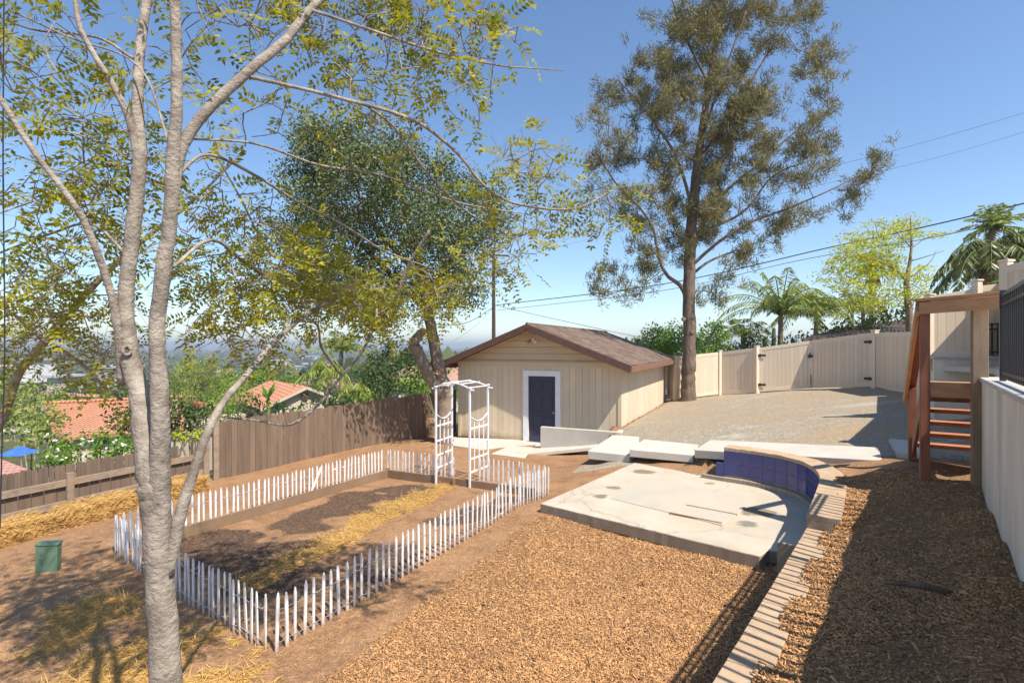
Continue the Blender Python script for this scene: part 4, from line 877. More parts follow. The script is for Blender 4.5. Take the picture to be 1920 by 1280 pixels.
def straw():
    x, y = scatter(strawmask, (-9.5,1), (2.6,11.5), 200000, .5); n = len(x); z = H(x, y)
    C = np.stack([x, y, z+RNG.uniform(.0, .035, n)], 1); D = rnd_dirs(n)*np.array((1, 1, .3)); D /= np.linalg.norm(D, axis=1)[:, None]
    V, Fq = cards(C, D, RNG.uniform(.05, .2, n), RNG.uniform(.004, .008, n), rnd_dirs(n, 2)); tag(obj_np('loose_straw', V, Fq, M['straw']), 'loose golden straw scattered on the bed and the dirt', 'straw', kind='stuff')
straw()
def pebbles():
    x = RNG.uniform(-7, 9, 26000); y = 2.8+14*RNG.random(26000)**1.5; k = (mulchmask(x, y) < .5) & (fence_q(x, y) < -.3); x = x[k]; y = y[k]; n = len(x); z = H(x, y); r = RNG.gamma(2, .005, n)+.004
    oc = np.array([(1,0,0),(0,1,0),(-1,0,0),(0,-1,0),(0,0,1),(0,0,-1)], float); V = (np.stack([x, y, z+r*.3], 1)[:, None]+oc[None]*r[:, None, None]*RNG.uniform(.6, 1.3, (n, 6, 1))).reshape(-1, 3)
    f = np.array([(0,1,4),(1,2,4),(2,3,4),(3,0,4)]); Fq = ((np.arange(n)*6)[:, None, None]+f[None]).reshape(-1, 3)
    tag(obj_np('small_stones', V, Fq, mat('clod', (.42,.30,.2), (.3,.2,.13), 3, .9, 0, island=.8)), 'small stones and clods lying on the bare dirt and gravel', 'stones', kind='stuff')
pebbles()
def soil_bits():
    x, y = scatter(compost, (-5.6,.8), (5,11.8), 60000, .5); n = len(x); z = H(x, y); C = np.stack([x, y, z+RNG.uniform(0, .02, n)], 1)
    V, Fq = cards(C, rnd_dirs(n)*np.array((1,1,.4)), RNG.uniform(.01, .045, n), RNG.uniform(.006, .016, n), rnd_dirs(n, 1)); tag(obj_np('compost', V, Fq, mat('compost_bits', (.08,.05,.038), (.28,.17,.10), 3, .9, 0, island=.8)), 'dark crumbly compost patches on the soil inside the garden bed', 'compost', kind='stuff')
soil_bits()
sc_ = MB(); q = PZ(1725,1110,-1.85); sc_.tube([(q[0]-.2, q[1]+.10, -1.83), (q[0]-.10, q[1]+.05, -1.80), (q[0]+.0, q[1]+.0, -1.79), (q[0]+.10, q[1]-.06, -1.80), (q[0]+.22, q[1]-.08, -1.83)], [.008,.022,.03,.026,.01], 7)
tag(sc_.build('bark_piece', M['bark_dark'], org=tuple(q)), 'long curved dark piece of bark lying in the shaded mulch', 'bark')

# ------------------------------------------------------------------ foreground tree
def pinnate(C, D, L_, n_pairs=5, lw=.012, ll=.03, droop=.25, flat=.8):
    """compound leaves: rachis base C, direction D, length L"""
    n = len(C); L_ = np.broadcast_to(L_, n)[:, None]; Nv = rnd_dirs(n, flat*2); S = np.cross(D, Nv); S /= np.linalg.norm(S, axis=1)[:, None]+1e-9; U = np.cross(S, D)
    parts = []; 
    for i in range(n_pairs):
        t = .22+.78*i/(n_pairs-1); base = C+D*L_*t-np.array((0, 0, 1))*L_*droop*t*t
        for sg_ in (-1, 1):
            dv = S*sg_+D*.45-U*RNG.uniform(-.1, .5, n)[:, None]; dv /= np.linalg.norm(dv, axis=1)[:, None]
            k = RNG.random(n) > .08; parts.append(cards(base[k], dv[k], (ll*RNG.uniform(.75, 1.2, n))[k], lw*1.0, U[k]+RNG.normal(size=(k.sum(), 3))*.25, .12))
    tipb = C+D*L_-np.array((0, 0, 1))*L_*droop; parts.append(cards(tipb, D, ll, lw, U))
    parts.append(segs(C, tipb, np.full(n, .0014), np.full(n, .0008), 3) if False else cards(C, (tipb-C)/np.linalg.norm(tipb-C, axis=1)[:, None], np.linalg.norm(tipb-C, axis=1), .003, U))
    return join_np(parts)
def pp(rows):   # (u, v, depth, pixel width) -> x, y, z, radius
    return [(*P(u, v, y), wd/2/F*y*math.cos(math.atan((u-960)/F))) for u, v, y, wd in rows]
TK = .78
def leafy_tree(root, limbs, blobs, m_bark, m_leaf, leafL, tw_len, n_leaf, r0, step, pinn=True, ll=.03, lw=.012, ksides=11, pairs=5):
    mb = MB(); nodes = []
    for L_ in limbs:
        L_ = [(a_, b_, c_, d_*TK) for a_, b_, c_, d_ in L_]; q = limb(mb, L_, ksides, 6, .04); nodes += [tuple(a) for a in q[:, :3] if 1]
    T = []
    for (u, v, du, dv, y0, y1, n) in blobs:
        n = int(n*(.62 if (u < 420 and 0 < v < 460) else .85))
        for _ in range(n):
            a = random.uniform(0, 6.283); r_ = math.sqrt(random.random())
            T.append(P(u+math.cos(a)*r_*du, v+math.sin(a)*r_*dv, random.uniform(y0, y1)))
    tw, tips, dirs = grow(nodes, None, T, step, r0)
    up_ = tips[:, 2] > tips[:, 1]*.19; kp = (RNG.random(len(tips)) < np.where(up_, .46, .95)) | (tips[:, 2] > tips[:, 1]*.72); tips = tips[kp]; dirs = dirs[kp]
    n = len(tips); base = np.repeat(tips, n_leaf, 0); dr2 = np.repeat(dirs, n_leaf, 0)
    off = RNG.normal(size=base.shape)*tw_len*.45; C = base+off; D = off*1.2/tw_len+dr2*.6+RNG.normal(size=base.shape)*.5; D[:, 2] = D[:, 2]*.6-.15; D /= np.linalg.norm(D, axis=1)[:, None]
    st = segs(base, C, np.full(len(base), r0*.7), np.full(len(base), r0*.4), 3)
    for Va, Fa in (tw, st): mb.add(Va.tolist(), Fa.tolist())
    mb.build('trunk', m_bark, root, smooth=True)
    if pinn: V, Fq = pinnate(C, D, RNG.uniform(.7, 1.2, len(C))*leafL, pairs, lw, ll)
    else: V, Fq = cards(C, D, leafL, lw)
    obj_np('foliage', V, Fq, m_leaf, root)

T1 = thing('tree', 'pale barked multi-stemmed tree in the foreground with sparse yellow-green leaves', 'tree', (-1.84,2.7,-3.0))
limbs = [
 [(-1.86,2.72,-3.2,.20)]+pp([(312,1500,2.72,100),(310,1270,2.7,82),(300,1080,2.7,74),(292,960,2.7,76),(290,900,2.7,84),(275,820,2.72,66),(262,740,2.75,56),(242,660,2.78,52),(236,560,2.8,42),(250,430,2.82,40),(262,300,2.84,36),(258,200,2.86,30),(262,100,2.9,26),(275,0,2.95,24),(290,-160,3.0,18),(300,-420,3.1,8)]),
 pp([(306,1150,2.7,40),(300,1000,2.7,56),(300,900,2.68,56),(300,760,2.66,48),(295,640,2.65,42),(305,520,2.65,40),(320,400,2.64,38),(324,300,2.63,36),(332,180,2.62,30),(330,60,2.62,28),(325,-60,2.6,26),(318,-300,2.6,14),(315,-500,2.6,6)]),
 pp([(318,420,2.64,30),(335,300,2.66,32),(355,250,2.68,30),(400,195,2.72,28),(470,130,2.8,25),(530,80,2.9,22),(575,25,3.0,20),(620,-20,3.1,18),(700,-110,3.3,12),(760,-240,3.4,6)]),
 pp([(232,720,2.78,30),(222,620,2.74,26),(205,540,2.7,22),(165,430,2.62,20),(125,365,2.55,19),(75,300,2.5,18),(25,225,2.45,18),(-20,150,2.4,16),(-90,20,2.35,10)]),
 pp([(262,330,2.84,26),(245,235,2.8,20),(215,165,2.76,18),(175,100,2.72,16),(150,50,2.7,15),(138,-20,2.68,14),(120,-140,2.6,8)]),
 pp([(315,1080,2.7,30),(335,980,2.72,34),(355,910,2.76,29),(385,820,2.85,24),(418,755,3.0,20),(460,705,3.3,16),(515,640,3.7,14),(575,590,4.2,10),(640,555,4.8,8),(720,540,5.4,7)]),
 pp([(470,145,2.8,11),(560,165,2.9,9),(640,185,3.05,9),(740,212,3.2,8.5),(800,240,3.35,8),(860,290,3.5,7),(905,345,3.6,6.5),(955,378,3.7,6),(1030,392,3.8,5),(1090,388,3.9,4),(1150,355,4.0,3)]),
 pp([(585,20,3.0,8),(640,38,3.05,7),(720,65,3.15,6.5),(800,92,3.25,6),(880,112,3.35,5),(950,125,3.4,4),(1000,128,3.45,3),(1060,133,3.5,2)]),
 pp([(690,200,3.15,6),(740,240,3.3,6),(790,310,3.6,6),(830,355,3.9,5),(880,400,4.2,4),(950,440,4.5,3)]),
 pp([(330,330,2.64,10),(390,290,2.8,9),(480,330,3.2,8),(560,380,3.7,7),(640,420,4.2,6),(720,470,4.8,5),(800,500,5.3,4)]),
 pp([(325,500,2.66,10),(400,450,3.0,9),(470,500,3.6,8),(560,540,4.3,6),(660,560,5.0,5)]),
 pp([(345,260,2.68,7),(480,270,3.0,6),(600,310,3.4,6),(720,330,3.9,5),(860,380,4.4,4),(980,400,4.8,3)]),
 pp([(240,480,2.8,9),(170,420,3.1,8),(90,440,3.5,7),(10,470,3.9,6),(-60,500,4.2,4)]),
 pp([(700,545,5.3,6),(705,600,5.1,7),(675,665,4.9,7),(640,705,4.7,7),(600,755,4.5,7),(546,795,4.3,7),(480,788,4.2,6),(415,782,4.0,4)]),
 pp([(560,590,4.1,6),(595,610,4.2,6),(602,650,4.4,6),(625,685,4.6,6),(640,702,4.7,6)]),
 pp([(690,600,5.2,7),(735,570,5.1,8),(765,500,5.0,8),(805,432,4.9,7)]),
 pp([(640,555,4.8,5),(560,470,4.6,5),(510,480,4.3,5),(450,370,4.0,5),(410,300,3.8,4)]),
 pp([(250,110,2.9,9),(180,70,3.0,7),(60,55,3.2,7),(-30,20,3.3,5)]),
 pp([(320,280,2.64,9),(260,125,2.8,5),(130,70,3.0,6),(20,20,3.1,5)]),
]
blobs = [ # u, v, du, dv, depth0, depth1, n
 (540,545,180,65,4.0,5.4,150),(720,565,150,40,4.6,5.8,110),(850,500,100,50,4.6,5.6,30),(440,470,120,90,3.2,4.6,80),(560,450,120,50,4.0,5.2,40),(420,620,90,40,3.4,4.4,34),
 (150,230,150,120,2.7,4.0,110),(120,420,150,110,2.8,4.2,130),(90,570,110,70,3.0,4.4,40),(60,80,110,80,2.7,3.8,60),(400,90,110,100,2.8,3.8,46),(540,230,100,80,3.0,3.8,20),
 (700,120,120,120,3.0,3.8,90),(800,60,130,70,3.1,3.8,70),(930,60,70,60,3.3,3.8,26),(730,250,80,50,3.2,4.0,26),(880,180,60,50,3.3,3.8,18),(990,310,70,50,3.6,4.1,50),(1000,400,130,45,3.7,4.6,50),(1110,395,60,34,3.9,4.4,26),(1180,345,20,14,4.0,4.3,5),(950,480,60,50,4.2,5.0,20),
 (660,30,140,50,3.1,3.9,50),(480,20,120,40,2.9,3.6,30),(220,330,100,90,3.0,4.0,50),(360,370,70,100,3.0,4.0,40),(60,650,60,30,3.4,4.4,8),(500,390,70,50,3.8,4.6,14),(240,-140,330,90,2.8,4.0,130),(650,-140,250,90,3.1,4.0,90),(450,-330,350,100,2.9,4.4,150),(180,680,70,40,3.4,4.2,14)]
leafy_tree(T1, limbs, blobs, M['bark'], M['leaf_fg'], .18, .17, 3, .0028, .09, ll=.048, lw=.021, pairs=6)
for (u, v, y, rr) in ((238,657,2.755,.017),):
    c = P(u, v, y); dv_ = c/np.linalg.norm(c); c = c-dv_*(.066 if v > 700 else .042); s_ = np.cross(dv_, (0,0,1)); s_ /= np.linalg.norm(s_)
    pts = [c+s_*math.cos(a_)*rr+np.array((0,0,1))*math.sin(a_)*rr*1.35 for a_ in np.linspace(0, 2*math.pi, 15)]
    kb = MB().tube(pts, [random.uniform(.007,.011) for _ in pts], 7).build('knot', M['bark'], T1, smooth=True); MB().tube([c+dv_*.012, c+dv_*.004, c+dv_*.002], [rr*1.1, rr*1.0, rr*.5], 10).build('hollow', M['bark_dark'], kb)
def litter():
    x = RNG.uniform(-6.5, .5, 5200); y = RNG.uniform(3, 11, 5200); k = RNG.random(5200) < np.exp(-((x+2.8)**2/5+(y-6)**2/8)); x = x[k]; y = y[k]; n = len(x); C = np.stack([x, y, H(x, y)+.008], 1)
    D = rnd_dirs(n)*np.array((1,1,.15)); V, Fq = cards(C, D, RNG.uniform(.02,.045,n), .018, rnd_dirs(n, 4)); tag(obj_np('fallen_leaves', V, Fq, mat('dry_leaf', (.45,.34,.06), (.28,.15,.06), 2, .7, 0, island=.9, trans=.1)), 'small fallen yellow and brown leaves on the ground under the pale tree', 'leaf litter', kind='stuff')
litter()
# leaning second tree whose stem crosses at the left edge
T2 = thing('tree', 'slender grey tree leaning in from the left picture edge', 'tree', (-5.6,4.4,-3.1))
limbs2 = [[(-5.7,4.5,-3.2,.10),(-5.2,4.45,-2.2,.085)]+pp([(-60,900,4.4,34),(0,790,4.4,34),(35,700,4.4,30),(85,640,4.4,27),(140,575,4.42,24),(190,520,4.45,20),(250,465,4.5,16),(320,410,4.6,12),(380,360,4.7,8),(440,300,4.8,5)]),
 pp([(90,645,4.4,18),(40,600,4.3,13),(-20,560,4.3,11)]), pp([(90,640,4.42,14),(150,680,4.5,13),(190,720,4.6,11),(230,750,4.7,8)])]
TK = .7
leafy_tree(T2, limbs2, [(60,640,90,50,4.0,5.0,12),(150,560,110,70,4.0,5.0,22),(300,470,100,60,4.3,5.2,24),(180,655,70,30,4.2,5.0,16)], M['bark'], M['leaf_fg'], .18, .2, 3, .003, .12, ll=.05, lw=.02, pairs=6)

# ------------------------------------------------------------------ generic crowns
def crown_cards(blobs, per, leaf, wd, clump, zb=.4, squash=.8):
    """blobs rows: x,y,z,r ; leaves sit in clumps spread through each blob's shell"""
    Cs = []
    for (x, y, z, r_) in blobs:
        k = max(3, int(per*r_*r_)); d = rnd_dirs(k, .15); rad = r_*(RNG.random(k)**.35); Cs.append(np.array((x, y, z))+d*rad[:, None]*np.array((1, 1, squash)))
    Cc = np.vstack(Cs); n = len(Cc); k = clump[0]; C = np.repeat(Cc, k, 0)+RNG.normal(size=(n*k, 3))*clump[1]
    return cards(C, rnd_dirs(n*k, zb), RNG.uniform(.6, 1.3, n*k)*leaf, RNG.uniform(.7, 1.3, n*k)*wd)
def pxblobs(rows): return [(*P(u, v, y+random.uniform(-dy, dy)), rp/F*y) for u, v, y, rp, dy in rows]

# dark oak behind the board fence end
OK_ = thing('oak_tree', 'dense dark green oak with pruned limbs behind the arbor', 'tree', (-2.2,16.0,-3.0))
mb = MB(); yk = 16.0
main = [(-2.05,16.0,-3.2,.30)]+pp([(832,815,yk,34),(833,770,yk,30),(834,735,yk,30),(824,700,yk,26),(815,650,yk,22),(806,600,yk,20),(795,540,yk,18),(780,470,yk,16),(760,390,yk,12),(745,320,yk,8)])
limb(mb, main, 11, 5, .05)
limb(mb, pp([(832,745,yk,28),(815,720,15.9,26),(798,690,15.8,24),(784,660,15.7,22),(776,645,15.7,20),(790,622,15.7,15)]), 10, 5, .05)
limb(mb, pp([(800,580,yk,14),(740,520,16.4,12),(670,450,16.8,9),(620,380,17,6)]), 8); limb(mb, pp([(797,560,yk,13),(850,480,15.6,10),(880,400,15.4,6)]), 8)
limb(mb, pp([(790,520,yk,12),(700,420,15.2,9),(660,330,15,5)]), 8)
mb.build('trunk', M['bark_oak'], OK_, smooth=True)
for (u, v, y, r_, dx) in ((793,621,15.62,.12,(.12,-.1,.08)),(823,700,15.75,.10,(.0,-.2,.1)),(806,790,15.8,.13,(-.12,-.12,.03)),(771,643,15.6,.11,(-.12,-.1,.02))):
    c = P(u, v, y); MB().tube([c-np.array(dx)*1.2, c+np.array(dx)*.3], [r_*1.0, r_*.9], 12).build('cut_limb', M['bark_oak'], OK_, smooth=False)
    MB().tube([c+np.array(dx)*.3, c+np.array(dx)*.34], [r_*.88, r_*.86], 12).build('cut_face', M['cut'], OK_)
rows = []
for (u, v, r_) in ((620,290,66),(575,330,42),(600,400,70),(558,455,40),(690,335,66),(650,455,80),(742,300,62),(795,345,55),(760,420,85),(830,450,55),(880,365,40),(915,405,34),(890,450,42),(860,525,44),(800,540,52),(720,545,62),(640,550,52),(585,530,40),(700,600,30),(590,255,22),(660,262,26)):
    rows.append((u, v, 15.2, r_, 1.8))
    for _ in range(6):
        a = random.uniform(0, 6.283); rows.append((u+math.cos(a)*r_*1.0, v+math.sin(a)*r_*.95, 15.2, random.uniform(9, 20), 2.3))
obj_np('crown', *crown_cards(pxblobs(rows), 100, .095, .058, (30, .20)), M['leaf_oak'], OK_)

# big pine-like tree by the vinyl fence
PT = thing('pine_tree', 'tall airy olive-green pine-like tree with bare trunk beside the vinyl fence', 'tree', (7.2,20.9,-2.1))
yp = 20.9; mb = MB(); nodes = []
trunkp = [(7.20,20.9,-2.5,.34)]+pp([(1291,745,yp,30),(1291,700,yp,27),(1293,640,yp,25),(1292,560,yp,24),(1294,480,yp,22),(1300,380,yp,19),(1312,280,yp,16),(1330,160,yp,13),(1345,60,yp,10),(1360,-60,yp,8),(1380,-190,yp,5)])
L1 = [trunkp, pp([(1289,560,yp,13),(1275,535,yp,12),(1250,515,20.6,10),(1235,480,20.4,9),(1225,430,20.2,7),(1200,390,20,6),(1160,350,19.8,5),(1120,290,19.6,4)]),
 pp([(1296,480,yp,12),(1320,420,21,10),(1360,360,21.2,9),(1420,310,21.4,7),(1500,240,21.6,5),(1580,190,21.8,3)]),
 pp([(1295,500,yp,10),(1340,460,20.6,9),(1400,420,20.3,8),(1480,390,20,6),(1570,350,19.8,4),(1650,305,19.6,3)]),
 pp([(1300,400,yp,10),(1270,300,20.5,8),(1220,220,20.2,6),(1160,150,20,4)]), pp([(1310,300,yp,9),(1380,200,21.2,7),(1440,100,21.4,5),(1500,20,21.6,3),(1540,-60,21.8,2)]),
 pp([(1330,160,yp,8),(1290,80,20.6,6),(1260,0,20.4,4)]), pp([(1298,440,yp,9),(1390,400,21.8,7),(1450,330,22.2,5),(1520,300,22.5,3)]), pp([(1315,260,yp,8),(1360,130,20,6),(1400,20,19.6,4)]), pp([(1292,520,yp,8),(1330,490,21.6,7),(1380,470,22,5)])]
for L_ in L1: L_ = L_ if L_ is trunkp else [(a_, b_, c_, d_*.7) for a_, b_, c_, d_ in L_]; q = limb(mb, L_, 9, 6, .06); nodes += [tuple(a) for a in q[:, :3] if a[2] > 1.5]
for (u, v) in ((1283,598),(1299,622)):
    c = P(u, v, 20.6); MB().tube([c+np.array((0,.12,0)), c+np.array((0,.0,0)), c+np.array((0,-.01,0))], [.09,.075,.03], 10).build('branch_scar', M['bark_oak'], PT)
PB = [(1330,60,100,80),(1400,40,110,70),(1480,25,60,30),(1300,30,60,60),(1330,160,120,80),(1430,150,100,60),(1500,110,60,40),(1540,85,36,16),(1570,180,48,26),(1520,210,60,30),(1270,170,70,60),(1230,120,55,40),(1200,190,70,60),(1150,165,30,30),(1160,230,55,40),(1110,230,25,30),(1120,290,40,30),(1180,300,60,40),(1250,270,90,70),(1350,270,110,80),(1450,260,100,60),(1530,250,60,30),(1470,330,80,50),(1390,360,110,60),(1290,360,90,60),(1210,370,70,40),(1160,350,50,30),(1240,430,80,40),(1180,440,50,25),(1150,500,35,22),(1140,540,22,14),(1210,520,30,16),(1340,440,90,40),(1430,440,70,35),(1480,400,60,30),(1540,390,50,22),(1590,360,30,14),(1625,330,26,12),(1650,305,14,8),(1400,490,50,25),(1350,510,45,25),(1350,545,28,16),(1330,-60,120,50),(1420,-80,90,60),(1480,-40,60,30),(1260,480,40,20),(1200,480,30,18),(1195,555,12,8)]
T = []
for (u, v, du, dv) in PB:
    for _ in range(max(1, int(du*dv/800))):
        a = random.uniform(0, 6.283); r_ = random.random()**.5; c = P(u+math.cos(a)*r_*du*.9, v+math.sin(a)*r_*dv*.9, random.uniform(19.2, 22.8))
        dd = np.array((c[0]-7.4, c[1]-20.9, 2.6)); dd /= np.linalg.norm(dd)
        for _ in range(4): T.append(c+dd*random.uniform(-.6, .5)*min(1, .45+abs(dd[0]))+RNG.normal(size=3)*.2)
tw, tips, dirs = grow(nodes, None, T, .5, .012, .4, .06, -.05); mb.add(tw[0].tolist(), tw[1].tolist()); mb.build('trunk', M['bark_dark'], PT, smooth=True)
# tufts: bundles of needles around each tip, upward pointing, plus side tufts back along the twig
tt = np.vstack([tips, tips-dirs*.22+RNG.normal(size=tips.shape)*.15, tips+RNG.normal(size=tips.shape)*.28, tips+RNG.normal(size=tips.shape)*.3]); td = np.vstack([dirs]*4); k = 44
C = np.repeat(tt, k, 0)+RNG.normal(size=(len(tt)*k, 3))*.10; D = np.repeat(td, k, 0)*.5+RNG.normal(size=C.shape)*.5; D[:, 2] += .45; D /= np.linalg.norm(D, axis=1)[:, None]
obj_np('needles', *cards(C, D, RNG.uniform(.13, .32, len(C)), .028), M['leaf_pine'], PT)

# ------------------------------------------------------------------ shrubs, palms, other trees
def bush(name, label, rows, m, leaf=.13, wd=.08, per=38, clump=(22,.16), cat='bush', group=None, stem=None, zb=.4):
    bl = pxblobs(rows); c = np.mean([b[:3] for b in bl], axis=0); g = hz(c[0], c[1])
    t = thing(name, label, cat, (c[0], c[1], g), group); mb = MB()
    ctr = np.array((c[0], c[1], g-.1))
    for b in bl[:7]: q = np.array(b[:3]); mb.tube([ctr+RNG.normal(size=3)*.05, (ctr+q)/2+RNG.normal(size=3)*.1, q], [.05, .035, .012], 6)
    mb.build('stems', M['bark_oak'], t); obj_np('foliage', *crown_cards(bl, per, leaf, wd, clump, zb), M[m], t); return t
def frond(base, az, el, L_, droop, leafl, nl, wd, hang=.6):
    t = np.linspace(0, 1, nl); dirh = np.array((math.cos(az), math.sin(az), 0)); pts = base+dirh*(t*L_*math.cos(el))[:, None]; pts[:, 2] += t*L_*math.sin(el)-droop*L_*t**2.2; pts[:, :2] -= dirh[:2]*(L_*.18*droop*t**3)[:, None]
    side = np.cross(dirh, (0, 0, 1)); parts = []; tan = np.gradient(pts, axis=0); tan /= np.linalg.norm(tan, axis=1)[:, None]
    prof = np.sin(np.clip(t*.92+.10, 0, 1)*math.pi)**.6
    for s_ in (-1, 1):
        D = side*s_+tan*.55+np.array((0, 0, -hang)); D = D+RNG.normal(size=D.shape)*.12; D /= np.linalg.norm(D, axis=1)[:, None]
        parts.append(cards(pts, D, leafl*prof*RNG.uniform(.8, 1.15, nl), wd, None))
    r_ = segs(pts[:-1], pts[1:], np.linspace(.03, .008, nl-1)*L_/3, np.linspace(.03, .008, nl-1)*L_/3, 3)
    return parts, r_
def palm(label, base, top, rtrunk, nf, L_, m, droop=.7, leafl=.5, nl=26, wd=.045, dead=0, lean=(0,0), group=None, el=(.1,1.3), hang=.6, name='palm_tree'):
    base = np.array(base); top = np.array(top); t = thing(name, label, 'palm', tuple(base), group)
    mb = MB(); pts = [base+(top-base)*f+np.array((math.sin(f*3)*lean[0], math.sin(f*3)*lean[1], 0)) for f in np.linspace(0, 1, 7)]; mb.tube(pts, [rtrunk*(1.25-.4*f) for f in np.linspace(0, 1, 7)], 9); mb.build('trunk', M['bark_oak'], t, smooth=True)
    fp = []; rp = []
    for i in range(nf):
        az = i*2.39996+random.uniform(-.2, .2); e = el[0]+(el[1]-el[0])*((i+.5)/nf); a, b = frond(top, az, e, L_*random.uniform(.8, 1.1), droop*random.uniform(.75, 1.2), leafl, nl, wd, hang); fp += a; rp.append(b)
    obj_np('fronds', *join_np(fp), m, t); obj_np('frond_stalks', *join_np(rp), M['leaf_palm'], t)
    if dead:
        fp = []
        for i in range(dead):
            a, b = frond(top-np.array((0, 0, .15)), random.uniform(0, 6.28), -.9, L_*.5, .5, leafl*.6, 12, wd*1.3, 1.2); fp += a+[b]
        obj_np('dead_skirt', *join_np(fp), M['dead'], t)
    return t
def gpt3(u, y): x = (u-960)/F*y; return (x, y, hz(x, y)-.1)
# right side, beyond the vinyl fence
bush('bush', 'round bright green bush rising behind the shed roof and the pine trunk', [(1225,640,27,36,1),(1255,630,27,30,1),(1330,640,27,40,1),(1290,650,27,40,1),(1210,655,27,26,1),(1360,660,27,26,.8),(1340,615,27,16,.8),(1250,660,27,36,1),(1310,665,27,40,1)], 'leaf_bright', .15, .09, 44, (20,.17))
bush('bush', 'low mixed green shrubbery along the back of the vinyl fence', [(1390,660,26,30,1),(1430,655,26,28,1),(1480,650,26,30,1),(1530,640,26,24,1),(1560,650,25,24,1),(1410,640,26,16,1)], 'leaf_mid', .22, .10, 22, (18,.2))
bush('bush', 'green vine mass over the dark pergola roof', [(1560,630,24,20,.6),(1600,620,24,22,.6),(1640,605,24,24,.6),(1670,590,24,26,.6),(1690,610,24,22,.6),(1630,620,24,20,.6),(1580,615,24,16,.6)], 'leaf_mid', .2, .1, 30, (18,.16))
palm('small feather palm with upright blue-green fronds, leftmost behind the vinyl fence', gpt3(1393,28), P(1393,628,28), .12, 16, 2.8, M['leaf_palm'], .75, .5, 26, .05, group=None)
palm('large arching feather palm, widest one behind the vinyl fence', gpt3(1462,27), P(1464,585,27), .13, 24, 4.6, M['leaf_palm'], .62, .62, 44, .05, el=(.3,1.35), hang=1.0)
palm('drooping feather palm just right of the large arching palm', gpt3(1525,27), P(1532,588,27), .13, 22, 3.9, M['leaf_palm'], .75, .6, 40, .05, el=(.2,1.3), hang=1.1)
palm('slim palm with stiff blue upright crown behind the yellow-green tree', gpt3(1596,31), P(1598,575,31), .10, 16, 2.0, M['leaf_palm_dark'], .35, .45, 24, .05, el=(-.2,1.4))
palm('shorter drooping palm between the slim palm and the yellow-green tree', gpt3(1622,30), P(1618,580,30), .12, 12, 2.2, M['leaf_palm_dark'], .8, .45, 24, .05)
palm('shaggy fan palm with brown dead skirt half hidden by yellow leaves', gpt3(1636,33), P(1636,500,33), .2, 26, 1.9, M['leaf_palm_dark'], .5, .6, 18, .06, dead=22, el=(-.5,1.4))
# cactus columns behind the fence
for (u, v0_, v1_, lab) in ((1450,614,655,'taller grey-green columnar cactus between the palms'),(1433,632,640,'short cactus column left of the taller one')):
    c0 = P(u, v1_+15, 25); c1_ = P(u+1, v0_, 25); t = thing('cactus', lab, 'cactus', tuple(c0)); mb = MB(); mb.tube([c0-(0,0,1.2), c0, (c0+c1_)/2, c1_-(0,0,.05), c1_], [.09,.09,.10,.08,.02], 9); mb.build('stem', M['leaf_mid'], t, smooth=True)
# yellow-green tree
YT = thing('tree', 'open yellow-green tree with grey trunk behind the pergola, in front of the fan palm', 'tree', gpt3(1705,22))
yl = [[(*gpt3(1706,22), .22)]+pp([(1706,600,22,20),(1702,560,22,17),(1700,530,22,15),(1706,490,22,9),(1709,460,22,7),(1708,430,22,5),(1707,405,22,3)]), pp([(1700,535,22,10),(1690,515,21.7,8),(1660,495,21.3,6),(1610,480,21,4),(1560,490,20.8,3),(1540,505,20.7,2)]),
 pp([(1702,525,22,8),(1720,510,22.3,6),(1745,490,22.5,4),(1755,470,22.6,2)]), pp([(1709,465,22,6),(1690,445,21.6,4),(1670,425,21.4,3),(1640,415,21.2,2)]), pp([(1709,465,22,6),(1740,445,22.4,4),(1790,435,22.8,2)]), pp([(1706,490,22,5),(1740,480,21.6,4),(1770,470,21.4,2)]), pp([(1703,560,22,6),(1730,570,22,4),(1750,575,22,2)]), pp([(1702,550,22,6),(1660,555,21.6,4),(1620,575,21.2,2)])]
YB = [(1600,500,45,30),(1640,490,45,35),(1620,460,50,30),(1665,470,30,30),(1680,440,40,20),(1720,440,30,14),(1655,425,40,14),(1700,420,30,14),(1560,520,40,16),(1600,545,60,16),(1650,550,50,20),(1700,505,40,20),(1735,520,30,14),(1740,545,35,14),(1690,560,40,18),(1640,525,50,20),(1600,480,40,20),(1770,440,14,6),(1625,575,40,14)]
nodes = []; mb = MB()
for L_ in yl: L_ = [(a_, b_, c_, d_*(.8 if L_ is yl[0] else .5)) for a_, b_, c_, d_ in L_]; q = limb(mb, L_, 8, 5, .05); nodes += [tuple(a) for a in q[:, :3] if a[2] > 1.2]
T = []
for (u, v, du, dv) in YB:
    for _ in range(max(3, int(du*dv/36))): a = random.uniform(0, 6.283); r_ = random.random()**.5; T.append(P(u+math.cos(a)*r_*du, v+math.sin(a)*r_*dv, random.uniform(20.8, 23)))
tw, tips, dirs = grow(nodes, None, T, .35, .008, .4); mb.add(tw[0].tolist(), tw[1].tolist()); mb.build('trunk', M['bark_oak'], YT, smooth=True)
C = np.repeat(tips, 18, 0)+RNG.normal(size=(len(tips)*18, 3))*np.array((.2,.2,.06)); obj_np('foliage', *cards(C, rnd_dirs(len(C), .2), RNG.uniform(.09, .17, len(C)), .055), M['leaf_yellow'], YT)
